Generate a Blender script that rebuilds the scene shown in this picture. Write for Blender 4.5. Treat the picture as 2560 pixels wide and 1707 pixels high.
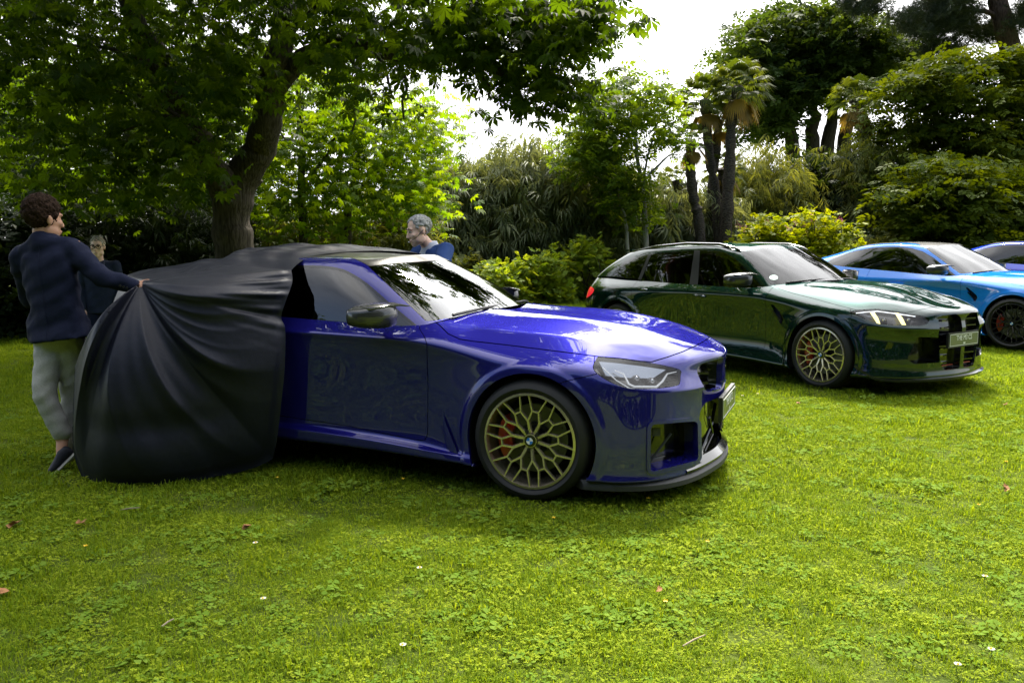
import bpy, bmesh, math, random
import numpy as np
from mathutils import Vector, Matrix, Euler
rng = np.random.default_rng(7)
random.seed(7)
SC = bpy.context.scene
for o in list(bpy.data.objects):
    bpy.data.objects.remove(o)
COL = SC.collection

# ---------------------------------------------------------------- camera
F_PX, PITCH, EYE = 2091.0, 0.1156, 1.391
cam_d = bpy.data.cameras.new('camera')
cam_d.sensor_width = 36.0
cam_d.lens = F_PX / 2560.0 * 36.0
cam_d.clip_start = 0.05
cam_d.clip_end = 3000.0
cam = bpy.data.objects.new('camera', cam_d)
cam.location = (0, 0, EYE)
cam.rotation_euler = (math.pi / 2 - PITCH, 0, 0)
COL.objects.link(cam)
SC.camera = cam

# ---------------------------------------------------------------- sky, sun, exposure
SUN_AZ, SUN_EL = math.radians(14), math.radians(50)     # azimuth from +Y towards +X
world = bpy.data.worlds.new('World')
SC.world = world
world.use_nodes = True
nt = world.node_tree
nt.nodes.clear()
wout = nt.nodes.new('ShaderNodeOutputWorld')
bg = nt.nodes.new('ShaderNodeBackground')
sky = nt.nodes.new('ShaderNodeTexSky')
sky.sky_type = 'NISHITA'
sky.sun_disc = False
sky.sun_elevation = SUN_EL
sky.sun_rotation = SUN_AZ
sky.air_density = 1.0
sky.dust_density = 2.0
bg.inputs['Strength'].default_value = 0.12
# broken bright cloud over the whole dome
tc = nt.nodes.new('ShaderNodeTexCoord')
mp = nt.nodes.new('ShaderNodeMapping')
mp.inputs['Scale'].default_value = (1.0, 1.0, 2.2)
mp.inputs['Location'].default_value = (3.1, 0.7, 0.2)
nz = nt.nodes.new('ShaderNodeTexNoise')
nz.inputs['Scale'].default_value = 2.2
nz.inputs['Detail'].default_value = 8.0
nz.inputs['Roughness'].default_value = 0.55
rp = nt.nodes.new('ShaderNodeValToRGB')
rp.color_ramp.elements[0].position = 0.52
rp.color_ramp.elements[1].position = 0.74
mixw = nt.nodes.new('ShaderNodeMix')
mixw.data_type = 'RGBA'
# cloud brightness falls off away from the sun
nrm = nt.nodes.new('ShaderNodeVectorMath'); nrm.operation = 'NORMALIZE'
dot = nt.nodes.new('ShaderNodeVectorMath'); dot.operation = 'DOT_PRODUCT'
sd = (math.sin(SUN_AZ) * math.cos(SUN_EL), math.cos(SUN_AZ) * math.cos(SUN_EL), math.sin(SUN_EL))
dot.inputs[1].default_value = sd
# thin bright cloud: brightest about the veiled sun, falling off smoothly to the far side of the sky
mr = nt.nodes.new('ShaderNodeMath'); mr.operation = 'MULTIPLY_ADD'
mr.inputs[1].default_value = 0.5; mr.inputs[2].default_value = 0.5
pw = nt.nodes.new('ShaderNodeMath'); pw.operation = 'POWER'; pw.inputs[1].default_value = 3.0
ml = nt.nodes.new('ShaderNodeMath'); ml.operation = 'MULTIPLY_ADD'
ml.inputs[1].default_value = 7.5; ml.inputs[2].default_value = 3.0
pw2 = nt.nodes.new('ShaderNodeMath'); pw2.operation = 'POWER'; pw2.inputs[1].default_value = 22.0
ml2 = nt.nodes.new('ShaderNodeMath'); ml2.operation = 'MULTIPLY_ADD'; ml2.inputs[1].default_value = 16.0
cmb = nt.nodes.new('ShaderNodeVectorMath'); cmb.operation = 'SCALE'
cmb.inputs[0].default_value = (1.0, 1.0, 1.01)
L = nt.links.new
L(tc.outputs['Generated'], nrm.inputs[0])
L(nrm.outputs[0], dot.inputs[0])
L(nrm.outputs[0], mp.inputs['Vector'])
L(mp.outputs[0], nz.inputs['Vector'])
L(nz.outputs['Fac'], rp.inputs[0])
L(dot.outputs['Value'], mr.inputs[0])
L(mr.outputs[0], pw.inputs[0]); L(pw.outputs[0], ml.inputs[0])
L(mr.outputs[0], pw2.inputs[0]); L(pw2.outputs[0], ml2.inputs[0]); L(ml.outputs[0], ml2.inputs[2]); 
# cloud texture: thicker and thinner places
vr = nt.nodes.new('ShaderNodeMapRange'); vr.inputs['From Min'].default_value = 0.3; vr.inputs['From Max'].default_value = 0.7
vr.inputs['To Min'].default_value = 0.5; vr.inputs['To Max'].default_value = 1.3
mv = nt.nodes.new('ShaderNodeMath'); mv.operation = 'MULTIPLY'
L(nz.outputs['Fac'], vr.inputs['Value']); L(vr.outputs[0], mv.inputs[0]); L(ml2.outputs[0], mv.inputs[1])
L(mv.outputs[0], cmb.inputs['Scale'])
# cloud closes up towards the sun and breaks to blue behind the viewer
cv = nt.nodes.new('ShaderNodeMapRange'); cv.inputs['From Min'].default_value = 0.45; cv.inputs['From Max'].default_value = 0.80
mxc = nt.nodes.new('ShaderNodeMath'); mxc.operation = 'MAXIMUM'
L(mr.outputs[0], cv.inputs['Value']); L(cv.outputs[0], mxc.inputs[0]); L(rp.outputs['Color'], mxc.inputs[1])
L(mxc.outputs[0], mixw.inputs['Factor'])
L(sky.outputs[0], mixw.inputs['A'])
L(cmb.outputs[0], mixw.inputs['B'])
L(mixw.outputs['Result'], bg.inputs['Color'])
L(bg.outputs[0], wout.inputs['Surface'])

sun_d = bpy.data.lights.new('sun', 'SUN')
sun_d.energy = 3.6
sun_d.angle = math.radians(8.0)
sun_d.color = (1.0, 0.93, 0.80)
sun = bpy.data.objects.new('sun', sun_d)
sun.rotation_euler = Vector(sd).to_track_quat('Z', 'Y').to_euler()
sun.location = (6, 20, 30)
COL.objects.link(sun)

SC.view_settings.view_transform = 'Standard'
SC.view_settings.look = 'None'
SC.view_settings.exposure = 1.58
SC.view_settings.gamma = 1.0
SC.view_settings.use_curve_mapping = False
SC.render.engine = 'CYCLES'
SC.cycles.max_bounces = 10
SC.cycles.diffuse_bounces = 3
SC.cycles.glossy_bounces = 5
SC.cycles.transmission_bounces = 6
SC.cycles.transparent_max_bounces = 12
SC.cycles.caustics_reflective = False
SC.cycles.caustics_refractive = False
SC.cycles.use_denoising = True

# ---------------------------------------------------------------- materials
def mat(name, color=(0.5, 0.5, 0.5), rough=0.5, metal=0.0, coat=0.0, coat_rough=0.03, spec=0.5,
        trans=0.0, ior=1.45, alpha=1.0, emit=None, emit_s=0.0, sheen=0.0):
    m = bpy.data.materials.new(name)
    m.use_nodes = True
    b = m.node_tree.nodes['Principled BSDF']
    b.inputs['Base Color'].default_value = (*color, 1)
    b.inputs['Roughness'].default_value = rough
    b.inputs['Metallic'].default_value = metal
    b.inputs['Coat Weight'].default_value = coat
    b.inputs['Coat Roughness'].default_value = coat_rough
    b.inputs['Specular IOR Level'].default_value = spec
    b.inputs['Transmission Weight'].default_value = trans
    b.inputs['IOR'].default_value = ior
    b.inputs['Alpha'].default_value = alpha
    b.inputs['Sheen Weight'].default_value = sheen
    if emit:
        b.inputs['Emission Color'].default_value = (*emit, 1)
        b.inputs['Emission Strength'].default_value = emit_s
    return m

def add_noise(m, c1, c2, scale=8.0, detail=5.0, bump=0.0, coord='Object', stretch=(1, 1, 1), lo=0.35, hi=0.65, bscale=None, bdist=0.01):
    t = m.node_tree
    b = t.nodes['Principled BSDF']
    co = t.nodes.new('ShaderNodeTexCoord')
    ma = t.nodes.new('ShaderNodeMapping')
    ma.inputs['Scale'].default_value = stretch
    n = t.nodes.new('ShaderNodeTexNoise')
    n.inputs['Scale'].default_value = scale
    n.inputs['Detail'].default_value = detail
    r = t.nodes.new('ShaderNodeValToRGB')
    r.color_ramp.elements[0].position = lo
    r.color_ramp.elements[1].position = hi
    r.color_ramp.elements[0].color = (*c1, 1)
    r.color_ramp.elements[1].color = (*c2, 1)
    t.links.new(co.outputs[coord], ma.inputs[0])
    t.links.new(ma.outputs[0], n.inputs['Vector'])
    t.links.new(n.outputs['Fac'], r.inputs[0])
    t.links.new(r.outputs[0], b.inputs['Base Color'])
    if bump:
        src = n
        if bscale:
            src = t.nodes.new('ShaderNodeTexNoise')
            src.inputs['Scale'].default_value = bscale
            src.inputs['Detail'].default_value = 6.0
            t.links.new(ma.outputs[0], src.inputs['Vector'])
        bp = t.nodes.new('ShaderNodeBump')
        bp.inputs['Strength'].default_value = bump
        bp.inputs['Distance'].default_value = bdist
        t.links.new(src.outputs['Fac'], bp.inputs['Height'])
        t.links.new(bp.outputs[0], b.inputs['Normal'])
    return m

def leaf_mat(name, c1, c2, trans=0.45, tcol=None, rough=0.45, spec=0.35):
    """leaf: colour varies from leaf to leaf (rnd attribute), light shines through"""
    m = bpy.data.materials.new(name)
    m.use_nodes = True
    t = m.node_tree
    b = t.nodes['Principled BSDF']
    out = t.nodes['Material Output']
    at = t.nodes.new('ShaderNodeAttribute')
    at.attribute_name = 'rnd'
    r = t.nodes.new('ShaderNodeValToRGB')
    r.color_ramp.elements[0].color = (*c1, 1)
    r.color_ramp.elements[1].color = (*c2, 1)
    t.links.new(at.outputs['Fac'], r.inputs[0])
    t.links.new(r.outputs[0], b.inputs['Base Color'])
    b.inputs['Roughness'].default_value = rough
    b.inputs['Specular IOR Level'].default_value = spec
    tr = t.nodes.new('ShaderNodeBsdfTranslucent')
    if tcol is None:
        tcol = (1.9, 1.5, 0.5)
    mu = t.nodes.new('ShaderNodeMix')
    mu.data_type = 'RGBA'
    mu.blend_type = 'MULTIPLY'
    mu.clamp_result = False
    mu.inputs['Factor'].default_value = 1.0
    mu.inputs['B'].default_value = (*tcol, 1)
    t.links.new(r.outputs[0], mu.inputs['A'])
    t.links.new(mu.outputs['Result'], tr.inputs['Color'])
    mx = t.nodes.new('ShaderNodeMixShader')
    mx.inputs[0].default_value = trans
    t.links.new(b.outputs[0], mx.inputs[1])
    t.links.new(tr.outputs[0], mx.inputs[2])
    t.links.new(mx.outputs[0], out.inputs['Surface'])
    return m

# ---------------------------------------------------------------- object helpers
def tag(o, label=None, cat=None, group=None, kind=None):
    if label: o['label'] = label
    if cat: o['category'] = cat
    if group: o['group'] = group
    if kind: o['kind'] = kind
    return o

def empty(name, loc=(0, 0, 0), rz=0.0, parent=None):
    o = bpy.data.objects.new(name, None)
    o.empty_display_size = 0.2
    o.location = loc
    o.rotation_euler = (0, 0, rz)
    o.parent = parent
    COL.objects.link(o)
    return o

def sharp(me, ang=35):
    me.shade_smooth()
    me.set_sharp_from_angle(angle=math.radians(ang))

def link(name, me, mats=None, parent=None, smooth=None):
    if mats is not None:
        for m in (mats if isinstance(mats, (list, tuple)) else [mats]):
            me.materials.append(m)
    if smooth is not None:
        sharp(me, smooth)
    o = bpy.data.objects.new(name, me)
    o.parent = parent
    COL.objects.link(o)
    return o

def mesh(name, V, F, rnd=None):
    me = bpy.data.meshes.new(name)
    V = np.asarray(V, dtype=np.float64)[:, :3]
    if isinstance(F, np.ndarray):
        nf, k = F.shape
        me.vertices.add(len(V)); me.vertices.foreach_set('co', V.astype(np.float32).ravel())
        me.loops.add(nf * k); me.loops.foreach_set('vertex_index', F.astype(np.int32).ravel())
        me.polygons.add(nf)
        me.polygons.foreach_set('loop_start', np.arange(0, nf * k, k, dtype=np.int32))
        me.update(calc_edges=True)
    else:
        me.from_pydata([tuple(v) for v in V], [], [tuple(int(i) for i in f) for f in F])
        me.update()
    if rnd is not None:
        a = me.attributes.new('rnd', 'FLOAT', 'POINT')
        a.data.foreach_set('value', np.asarray(rnd, dtype=np.float32))
    return me

class MB:
    """collects boxes, tubes, lathes into one mesh"""
    def __init__(s): s.V = []; s.F = []
    def add(s, V, F):
        n = len(s.V)
        s.V += [tuple(v) for v in V]
        s.F += [tuple(i + n for i in f) for f in F]
        return s
    def box(s, c, d, M=None):
        hx, hy, hz = d[0] / 2, d[1] / 2, d[2] / 2
        V = [Vector((x * hx, y * hy, z * hz)) for z in (-1, 1) for y in (-1, 1) for x in (-1, 1)]
        if M is not None: V = [M @ v for v in V]
        V = [v + Vector(c) for v in V]
        return s.add(V, [(0, 2, 3, 1), (4, 5, 7, 6), (0, 1, 5, 4), (2, 6, 7, 3), (0, 4, 6, 2), (1, 3, 7, 5)])
    def tube(s, P, r, n=8, cap=True, flat=1.0):
        P = [Vector(p) for p in P]
        R = r if isinstance(r, (list, tuple, np.ndarray)) else [r] * len(P)
        rings = []
        prev = None
        for i, p in enumerate(P):
            d = (P[min(i + 1, len(P) - 1)] - P[max(i - 1, 0)])
            if d.length < 1e-9: d = Vector((0, 0, 1))
            d.normalize()
            if prev is None:
                a = Vector((0, 0, 1)) if abs(d.z) < 0.9 else Vector((1, 0, 0))
                u = d.cross(a).normalized()
            else:
                u = (prev - d * prev.dot(d))
                u = u.normalized() if u.length > 1e-6 else d.orthogonal().normalized()
            prev = u
            w = d.cross(u)
            rings.append([p + (u * math.cos(2 * math.pi * k / n) + w * math.sin(2 * math.pi * k / n) * flat) * float(R[i]) for k in range(n)])
        V = [v for r_ in rings for v in r_]
        F = []
        for i in range(len(P) - 1):
            for k in range(n):
                k2 = (k + 1) % n
                F.append((i * n + k, i * n + k2, (i + 1) * n + k2, (i + 1) * n + k))
        if cap:
            F.append(tuple(range(n - 1, -1, -1)))
            F.append(tuple(range((len(P) - 1) * n, len(P) * n)))
        return s.add(V, F)
    def lathe(s, prof, n=48, axis='Y', close=False):
        """profile of (radius, height) turned about axis"""
        V = []; F = []
        for (r, h) in prof:
            for k in range(n):
                a = 2 * math.pi * k / n
                c, sn = r * math.cos(a), r * math.sin(a)
                V.append((c, h, sn) if axis == 'Y' else (c, sn, h) if axis == 'Z' else (h, c, sn))
        m = len(prof)
        for i in range(m if close else m - 1):
            i2 = (i + 1) % m
            for k in range(n):
                k2 = (k + 1) % n
                F.append((i * n + k, i * n + k2, i2 * n + k2, i2 * n + k))
        return s.add(V, F)
    def poly(s, pts, d0, d1, fn):
        """prism: outline pts (a,b) extruded from d0 to d1, fn(a,b,d)->xyz"""
        n = len(pts)
        V = [fn(a, b, d0) for a, b in pts] + [fn(a, b, d1) for a, b in pts]
        F = [tuple(range(n)), tuple(range(2 * n - 1, n - 1, -1))]
        for i in range(n):
            j = (i + 1) % n
            F.append((i, i + n, j + n, j))
        return s.add(V, F)
    def build(s, name, m, parent=None, smooth=35):
        me = mesh(name, np.array([tuple(v) for v in s.V]), s.F)
        bm = bmesh.new(); bm.from_mesh(me)
        bmesh.ops.recalc_face_normals(bm, faces=bm.faces)
        bm.to_mesh(me); bm.free()
        return link(name, me, m, parent, smooth)

def copy_tree(o, parent=None):
    c = o.copy()
    COL.objects.link(c)
    c.parent = parent
    for ch in list(o.children):
        copy_tree(ch, c)
    return c

def text_mesh(txt, size, depth=0.001):
    cu = bpy.data.curves.new('lettering', 'FONT')
    cu.body = txt
    cu.size = size
    cu.extrude = depth
    cu.align_x = 'CENTER'
    cu.align_y = 'CENTER'
    cu.resolution_u = 3
    ob = bpy.data.objects.new('lettering', cu)
    COL.objects.link(ob)
    dg = bpy.context.evaluated_depsgraph_get()
    me = bpy.data.meshes.new_from_object(ob.evaluated_get(dg))
    bpy.data.objects.remove(ob)
    return me

def at(px, py, Y):
    """the point at depth Y seen at photograph pixel (px, py)"""
    c, s = math.cos(PITCH), math.sin(PITCH)
    a = (px - 1280.0) / F_PX
    b = -(py - 853.5) / F_PX
    d = np.array([a, c + b * s, -s + b * c])
    return np.array([0, 0, EYE]) + d * (Y / d[1])

def at_ground(px, py, z=0.0):
    c, s = math.cos(PITCH), math.sin(PITCH)
    a = (px - 1280.0) / F_PX
    b = -(py - 853.5) / F_PX
    d = np.array([a, c + b * s, -s + b * c])
    return np.array([0, 0, EYE]) + d * ((z - EYE) / d[2])
# ================================================================ car surface library
def cc(V, F, SE):
    """one Catmull-Clark step; SE = {(a,b): sharpness}. Vertex dims beyond 3 ride along."""
    n = len(V); m = len(F)
    E = np.stack([F, np.roll(F, -1, 1)], 2).reshape(-1, 2)
    Es = np.sort(E, 1)
    Eu, inv = np.unique(Es, axis=0, return_inverse=True)
    inv = inv.reshape(-1)
    ne = len(Eu)
    FP = V[F].mean(1)
    fid = np.repeat(np.arange(m), 4)
    cnt = np.bincount(inv, minlength=ne)
    fs = np.zeros((ne, V.shape[1])); np.add.at(fs, inv, FP[fid])
    mid = (V[Eu[:, 0]] + V[Eu[:, 1]]) / 2
    shp = np.zeros(ne)
    if SE:
        key = {(int(a), int(b)): i for i, (a, b) in enumerate(Eu)}
        for (a, b), sv in SE.items():
            i = key.get((min(a, b), max(a, b)))
            if i is not None: shp[i] = sv
    bnd = cnt == 1
    smooth_ep = (V[Eu[:, 0]] + V[Eu[:, 1]] + fs) / 4
    w = np.clip(shp, 0, 1)[:, None]
    EP = np.where(bnd[:, None], mid, smooth_ep * (1 - w) + mid * w)
    # vertices
    val = np.zeros(n); np.add.at(val, Eu.ravel(), 1)
    Fsum = np.zeros((n, V.shape[1])); fcount = np.zeros(n)
    np.add.at(Fsum, F.ravel(), FP[fid]); np.add.at(fcount, F.ravel(), 1)
    Rsum = np.zeros((n, V.shape[1])); np.add.at(Rsum, Eu[:, 0], mid); np.add.at(Rsum, Eu[:, 1], mid)
    vv = np.maximum(val, 1)[:, None]
    sm = (Fsum / np.maximum(fcount, 1)[:, None] + 2 * Rsum / vv + (vv - 3) * V) / vv
    sharp_e = bnd | (shp > 0)
    ns = np.zeros(n); np.add.at(ns, Eu[sharp_e].ravel(), 1)
    ss = np.zeros((n, V.shape[1]))
    np.add.at(ss, Eu[sharp_e][:, 0], V[Eu[sharp_e][:, 1]]); np.add.at(ss, Eu[sharp_e][:, 1], V[Eu[sharp_e][:, 0]])
    wsum = np.zeros(n); wt = np.where(bnd, 1.0, np.clip(shp, 0, 1)); np.add.at(wsum, Eu[sharp_e].ravel(), np.repeat(wt[sharp_e], 2))
    wv = np.clip(wsum / np.maximum(ns, 1), 0, 1)[:, None]
    cr = 0.75 * V + ss / 8
    NV = sm.copy()
    two = ns == 2
    NV[two] = (sm * (1 - wv) + cr * wv)[two]
    more = (ns > 2) | ((fcount == 1))
    NV[more] = V[more]
    V2 = np.vstack([NV, EP, FP])
    e4 = inv.reshape(m, 4)
    a = F; b = n + e4; f = (n + ne + np.arange(m))
    Q = [np.stack([a[:, k], b[:, k], f, b[:, (k - 1) % 4]], 1) for k in range(4)]
    F2 = np.vstack(Q)
    SE2 = {}
    if SE:
        for i in np.nonzero(shp > 1)[0]:
            p, q = int(Eu[i, 0]), int(Eu[i, 1])
            SE2[(p, n + i)] = shp[i] - 1
            SE2[(q, n + i)] = shp[i] - 1
    return V2, F2, SE2

def subdiv(V, F, SE, lv, fit=3):
    """subdivide so that the surface passes near the given points"""
    n = len(V)
    C = V.copy()
    for it in range(fit):
        W, G, S = C, F, SE
        for _ in range(2): W, G, S = cc(W, G, S)
        C[:, :3] += 0.85 * (V[:, :3] - W[:n, :3])
    W, G, S = C, F, SE
    for _ in range(lv): W, G, S = cc(W, G, S)
    return W, G

class Surf:
    def __init__(s, V, F): s.V = np.asarray(V, float); s.F = [tuple(f) for f in F]
    @property
    def x(s): return s.V[:, 0]
    @property
    def y(s): return s.V[:, 1]
    @property
    def w(s): return np.abs(s.V[:, 1])
    @property
    def z(s): return s.V[:, 2]
    def clean(s):
        used = sorted({i for f in s.F for i in f})
        mp = {o: k for k, o in enumerate(used)}
        s.V = s.V[used]
        s.F = [tuple(mp[i] for i in f) for f in s.F]
        return s
    def clip(s, d, gap=0.0):
        """split where d=0 -> (d>gap part, d<-gap part)"""
        return s._half(d - gap).clean(), s._half(-d - gap).clean()
    def _half(s, d):
        d = np.where(np.abs(d) < 1e-9, 1e-9, d)
        V = list(s.V); F = []; cache = {}
        pos = d > 0
        for f in s.F:
            k = sum(pos[i] for i in f)
            if k == len(f): F.append(f); continue
            if k == 0: continue
            out = []
            for a, b in zip(f, f[1:] + f[:1]):
                if pos[a]: out.append(a)
                if pos[a] != pos[b]:
                    key = (a, b) if a < b else (b, a)
                    if key not in cache:
                        t = d[key[0]] / (d[key[0]] - d[key[1]])
                        t = min(max(t, 0.001), 0.999)
                        cache[key] = len(V)
                        V.append(s.V[key[0]] * (1 - t) + s.V[key[1]] * t)
                    out.append(cache[key])
            if len(out) > 2: F.append(tuple(out))
        return Surf(np.array(V), F)
    def side(s, sg):
        cen = [sum(s.V[i][1] for i in f) * sg > 0 for f in s.F]
        return Surf(s.V.copy(), [f for f, c in zip(s.F, cen) if c]).clean()
    def normals(s):
        N = np.zeros((len(s.V), 3))
        P = s.V[:, :3]
        for f in s.F:
            q = P[list(f)]
            nn = np.zeros(3)
            for k in range(1, len(f) - 1): nn += np.cross(q[k] - q[0], q[k + 1] - q[0])
            for i in f: N[i] += nn
        return N / np.maximum(np.linalg.norm(N, axis=1), 1e-12)[:, None]
    def border(s):
        E = {}
        for f in s.F:
            for a, b in zip(f, f[1:] + f[:1]):
                E[(a, b)] = E.get((a, b), 0) + 1
        return [(a, b) for (a, b) in E if (b, a) not in E]
    def lip(s, depth=0.012):
        """turn the open border inwards so the panel shows an edge"""
        N = s.normals()
        B = s.border()
        V = list(s.V); F = list(s.F); mp = {}
        for a, b in B:
            for i in (a, b):
                if i not in mp:
                    v = s.V[i].copy(); v[:3] -= N[i] * depth
                    mp[i] = len(V); V.append(v)
        for a, b in B: F.append((b, a, mp[a], mp[b]))
        return Surf(np.array(V), F)
    def bowl(s, vec, floor=True, shrink=1.0):
        """a recess: walls from the border along vec (a vector) and a floor"""
        B = s.border()
        V = list(s.V); F = []
        mp = {}
        cen = s.V[:, :3].mean(0)
        def mv(i):
            if i not in mp:
                v = s.V[i].copy()
                v[:3] = cen + (v[:3] - cen) * shrink + np.asarray(vec) * np.array([1, np.sign(v[1]) if v[1] else 1, 1])
                mp[i] = len(V); V.append(v)
            return mp[i]
        for a, b in B: F.append((a, b, mv(b), mv(a)))
        if floor:
            for f in s.F: F.append(tuple(mv(i) for i in f))
        return Surf(np.array(V), F).clean()
    def shift(s, d):
        r = Surf(s.V.copy(), s.F); r.V[:, :3] += s.normals() * d; return r
    def islands(s, least=6):
        par = list(range(len(s.V)))
        def find(i):
            while par[i] != i: par[i] = par[par[i]]; i = par[i]
            return i
        for f in s.F:
            for i in f[1:]: par[find(i)] = find(f[0])
        g = {}
        for f in s.F: g.setdefault(find(f[0]), []).append(f)
        return [Surf(s.V.copy(), q).clean() for q in g.values() if len(q) >= least]
    def obj(s, name, m, parent=None, ang=38):
        me = mesh(name, s.V, s.F)
        return link(name, me, m, parent, ang)

def join(*S):
    V = []; F = []; n = 0
    for s in S:
        V.append(s.V); F += [tuple(i + n for i in f) for f in s.F]; n += len(s.V)
    return Surf(np.vstack(V), F)

def pdist(P, poly):
    """signed distance to a closed polygon, > 0 inside"""
    P = np.asarray(P, float); Q = np.asarray(poly, float)
    d = np.full(len(P), 1e9); ins = np.zeros(len(P), bool)
    for a, b in zip(Q, np.roll(Q, -1, 0)):
        ab = b - a
        t = np.clip(((P - a) @ ab) / max(ab @ ab, 1e-12), 0, 1)
        d = np.minimum(d, np.linalg.norm(P - a - t[:, None] * ab, axis=1))
        c = ((a[1] > P[:, 1]) != (b[1] > P[:, 1]))
        with np.errstate(divide='ignore', invalid='ignore'):
            xi = (b[0] - a[0]) * (P[:, 1] - a[1]) / (b[1] - a[1]) + a[0]
        ins ^= c & (P[:, 0] < xi)
    return np.where(ins, d, -d)

def rounded(poly, r, n=5):
    """round the corners of a polygon"""
    Q = [np.array(p, float) for p in poly]; out = []
    for i, p in enumerate(Q):
        a = Q[i - 1] - p; b = Q[(i + 1) % len(Q)] - p
        la, lb = np.linalg.norm(a), np.linalg.norm(b)
        k = min(r, la * .45, lb * .45)
        p0 = p + a / la * k; p1 = p + b / lb * k
        for j in range(n + 1):
            t = j / n
            out.append((1 - t) ** 2 * p0 + 2 * t * (1 - t) * p + t * t * p1)
    return out

def smooth_poly(pts, n=6, closed=True):
    """Catmull-Rom through the points"""
    Q = [np.array(p, float) for p in pts]; out = []; k = len(Q)
    for i in range(k if closed else k - 1):
        if closed: p0, p1, p2, p3 = Q[i - 1], Q[i], Q[(i + 1) % k], Q[(i + 2) % k]
        else: p0, p1, p2, p3 = Q[max(i - 1, 0)], Q[i], Q[i + 1], Q[min(i + 2, k - 1)]
        for j in range(n):
            t = j / n
            out.append(0.5 * ((2 * p1) + (-p0 + p2) * t + (2 * p0 - 5 * p1 + 4 * p2 - p3) * t * t + (-p0 + 3 * p1 - 3 * p2 + p3) * t ** 3))
    if not closed: out.append(Q[-1])
    return out

def shell(L, c, s0, cap, rear=None, crease=None, lv=4, close_rear=True):
    """Half-car feature lines L[j][i]=(x,w,z), bottom to top, stations rear to front centre.
    The top line's stations s0..c run beside the cap (hood or roof), c..N across its front edge;
    rear=a: stations a..0 run across its rear edge.  cap(i,k) gives the inner cap points."""
    J = len(L); N = len(L[0]) - 1
    V = []; idx = {}; F = []
    def put(key, p, u, v):
        idx[key] = len(V); V.append((p[0], -p[1], p[2], u, v)); return idx[key]
    for j in range(J):
        for i in range(N + 1): put(('s', j, i), L[j][i], i, j)
    for j in range(J - 1):
        for i in range(N):
            F.append((idx['s', j, i], idx['s', j, i + 1], idx['s', j + 1, i + 1], idx['s', j + 1, i]))
    K = N - c
    def g(i, k):
        if k == 0: return idx['s', J - 1, i]
        if i == c: return idx['s', J - 1, c + k]
        if rear is not None and i == rear: return idx['s', J - 1, rear - k]
        if ('h', i, k) not in idx: put(('h', i, k), cap(i, k, K), i, J - 1 + k)
        return idx['h', i, k]
    for i in range(s0, c):
        for k in range(K):
            F.append((g(i, k), g(i + 1, k), g(i + 1, k + 1), g(i, k + 1)))
    SE = {}
    for (j, i0, i1, sv) in (crease or []):
        for i in range(i0, i1): SE[(idx['s', j, i], idx['s', j, i + 1])] = sv
    # mirror
    V = np.array(V, float); n = len(V)
    mir = np.zeros(n, int); extra = []
    for i in range(n):
        if abs(V[i, 1]) < 1e-6: mir[i] = i
        else:
            mir[i] = n + len(extra); q = V[i].copy(); q[1] *= -1; extra.append(q)
    V = np.vstack([V, np.array(extra)])
    F2 = [tuple(mir[i] for i in f[::-1]) for f in F]
    SE2 = dict(SE)
    for (a, b), sv in SE.items(): SE2[(int(mir[a]), int(mir[b]))] = sv
    A, G = subdiv(V, np.array(F + F2), SE2, lv)
    return Surf(A, [tuple(f) for f in G])

def on_surf(S, pxf, p, dep, sg):
    """a point just inside surface S (one side of the car) where the outline point p lies"""
    k = int(np.argmin(((pxf(S.V) - np.array(p)) ** 2).sum(1)))
    N = S.normals()[k]
    return Vector(S.V[k][:3] - N * dep)

def slab(mb, pts, d):
    """thin plate through the given corner points, thickness along d"""
    n = len(pts)
    V = [Vector(p) for p in pts] + [Vector(p) + Vector(d) for p in pts]
    F = [tuple(range(n)), tuple(range(2 * n - 1, n - 1, -1))] + [(i, i + n, (i + 1) % n + n, (i + 1) % n) for i in range(n)]
    mb.add(V, F)
# ================================================================ car materials
def car_paint(name, base, flake=(0, 0, 0), rough=0.34):
    """clear-coated paint: matt colour, a soft flake sheen of its own colour, a mirror-like coat"""
    m = mat(name, base, .6, 0.0, coat=1.0, coat_rough=0.01, spec=0.0)
    t = m.node_tree; b = t.nodes['Principled BSDF']; out = t.nodes['Material Output']
    b.inputs['Coat IOR'].default_value = 1.65
    if max(flake) > 0:
        g = t.nodes.new('ShaderNodeBsdfGlossy'); g.inputs['Roughness'].default_value = rough
        co = t.nodes.new('ShaderNodeTexCoord')
        v = t.nodes.new('ShaderNodeTexVoronoi'); v.inputs['Scale'].default_value = 900
        sc = t.nodes.new('ShaderNodeMapRange'); sc.inputs['To Min'].default_value = 0.55; sc.inputs['To Max'].default_value = 1.5
        mx = t.nodes.new('ShaderNodeVectorMath'); mx.operation = 'SCALE'; mx.inputs[0].default_value = flake
        t.links.new(co.outputs['Object'], v.inputs['Vector']); t.links.new(v.outputs['Color'], sc.inputs['Value'])
        t.links.new(sc.outputs[0], mx.inputs['Scale']); t.links.new(mx.outputs[0], g.inputs['Color'])
        ad = t.nodes.new('ShaderNodeAddShader')
        t.links.new(b.outputs[0], ad.inputs[0]); t.links.new(g.outputs[0], ad.inputs[1]); t.links.new(ad.outputs[0], out.inputs['Surface'])
    return m

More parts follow.
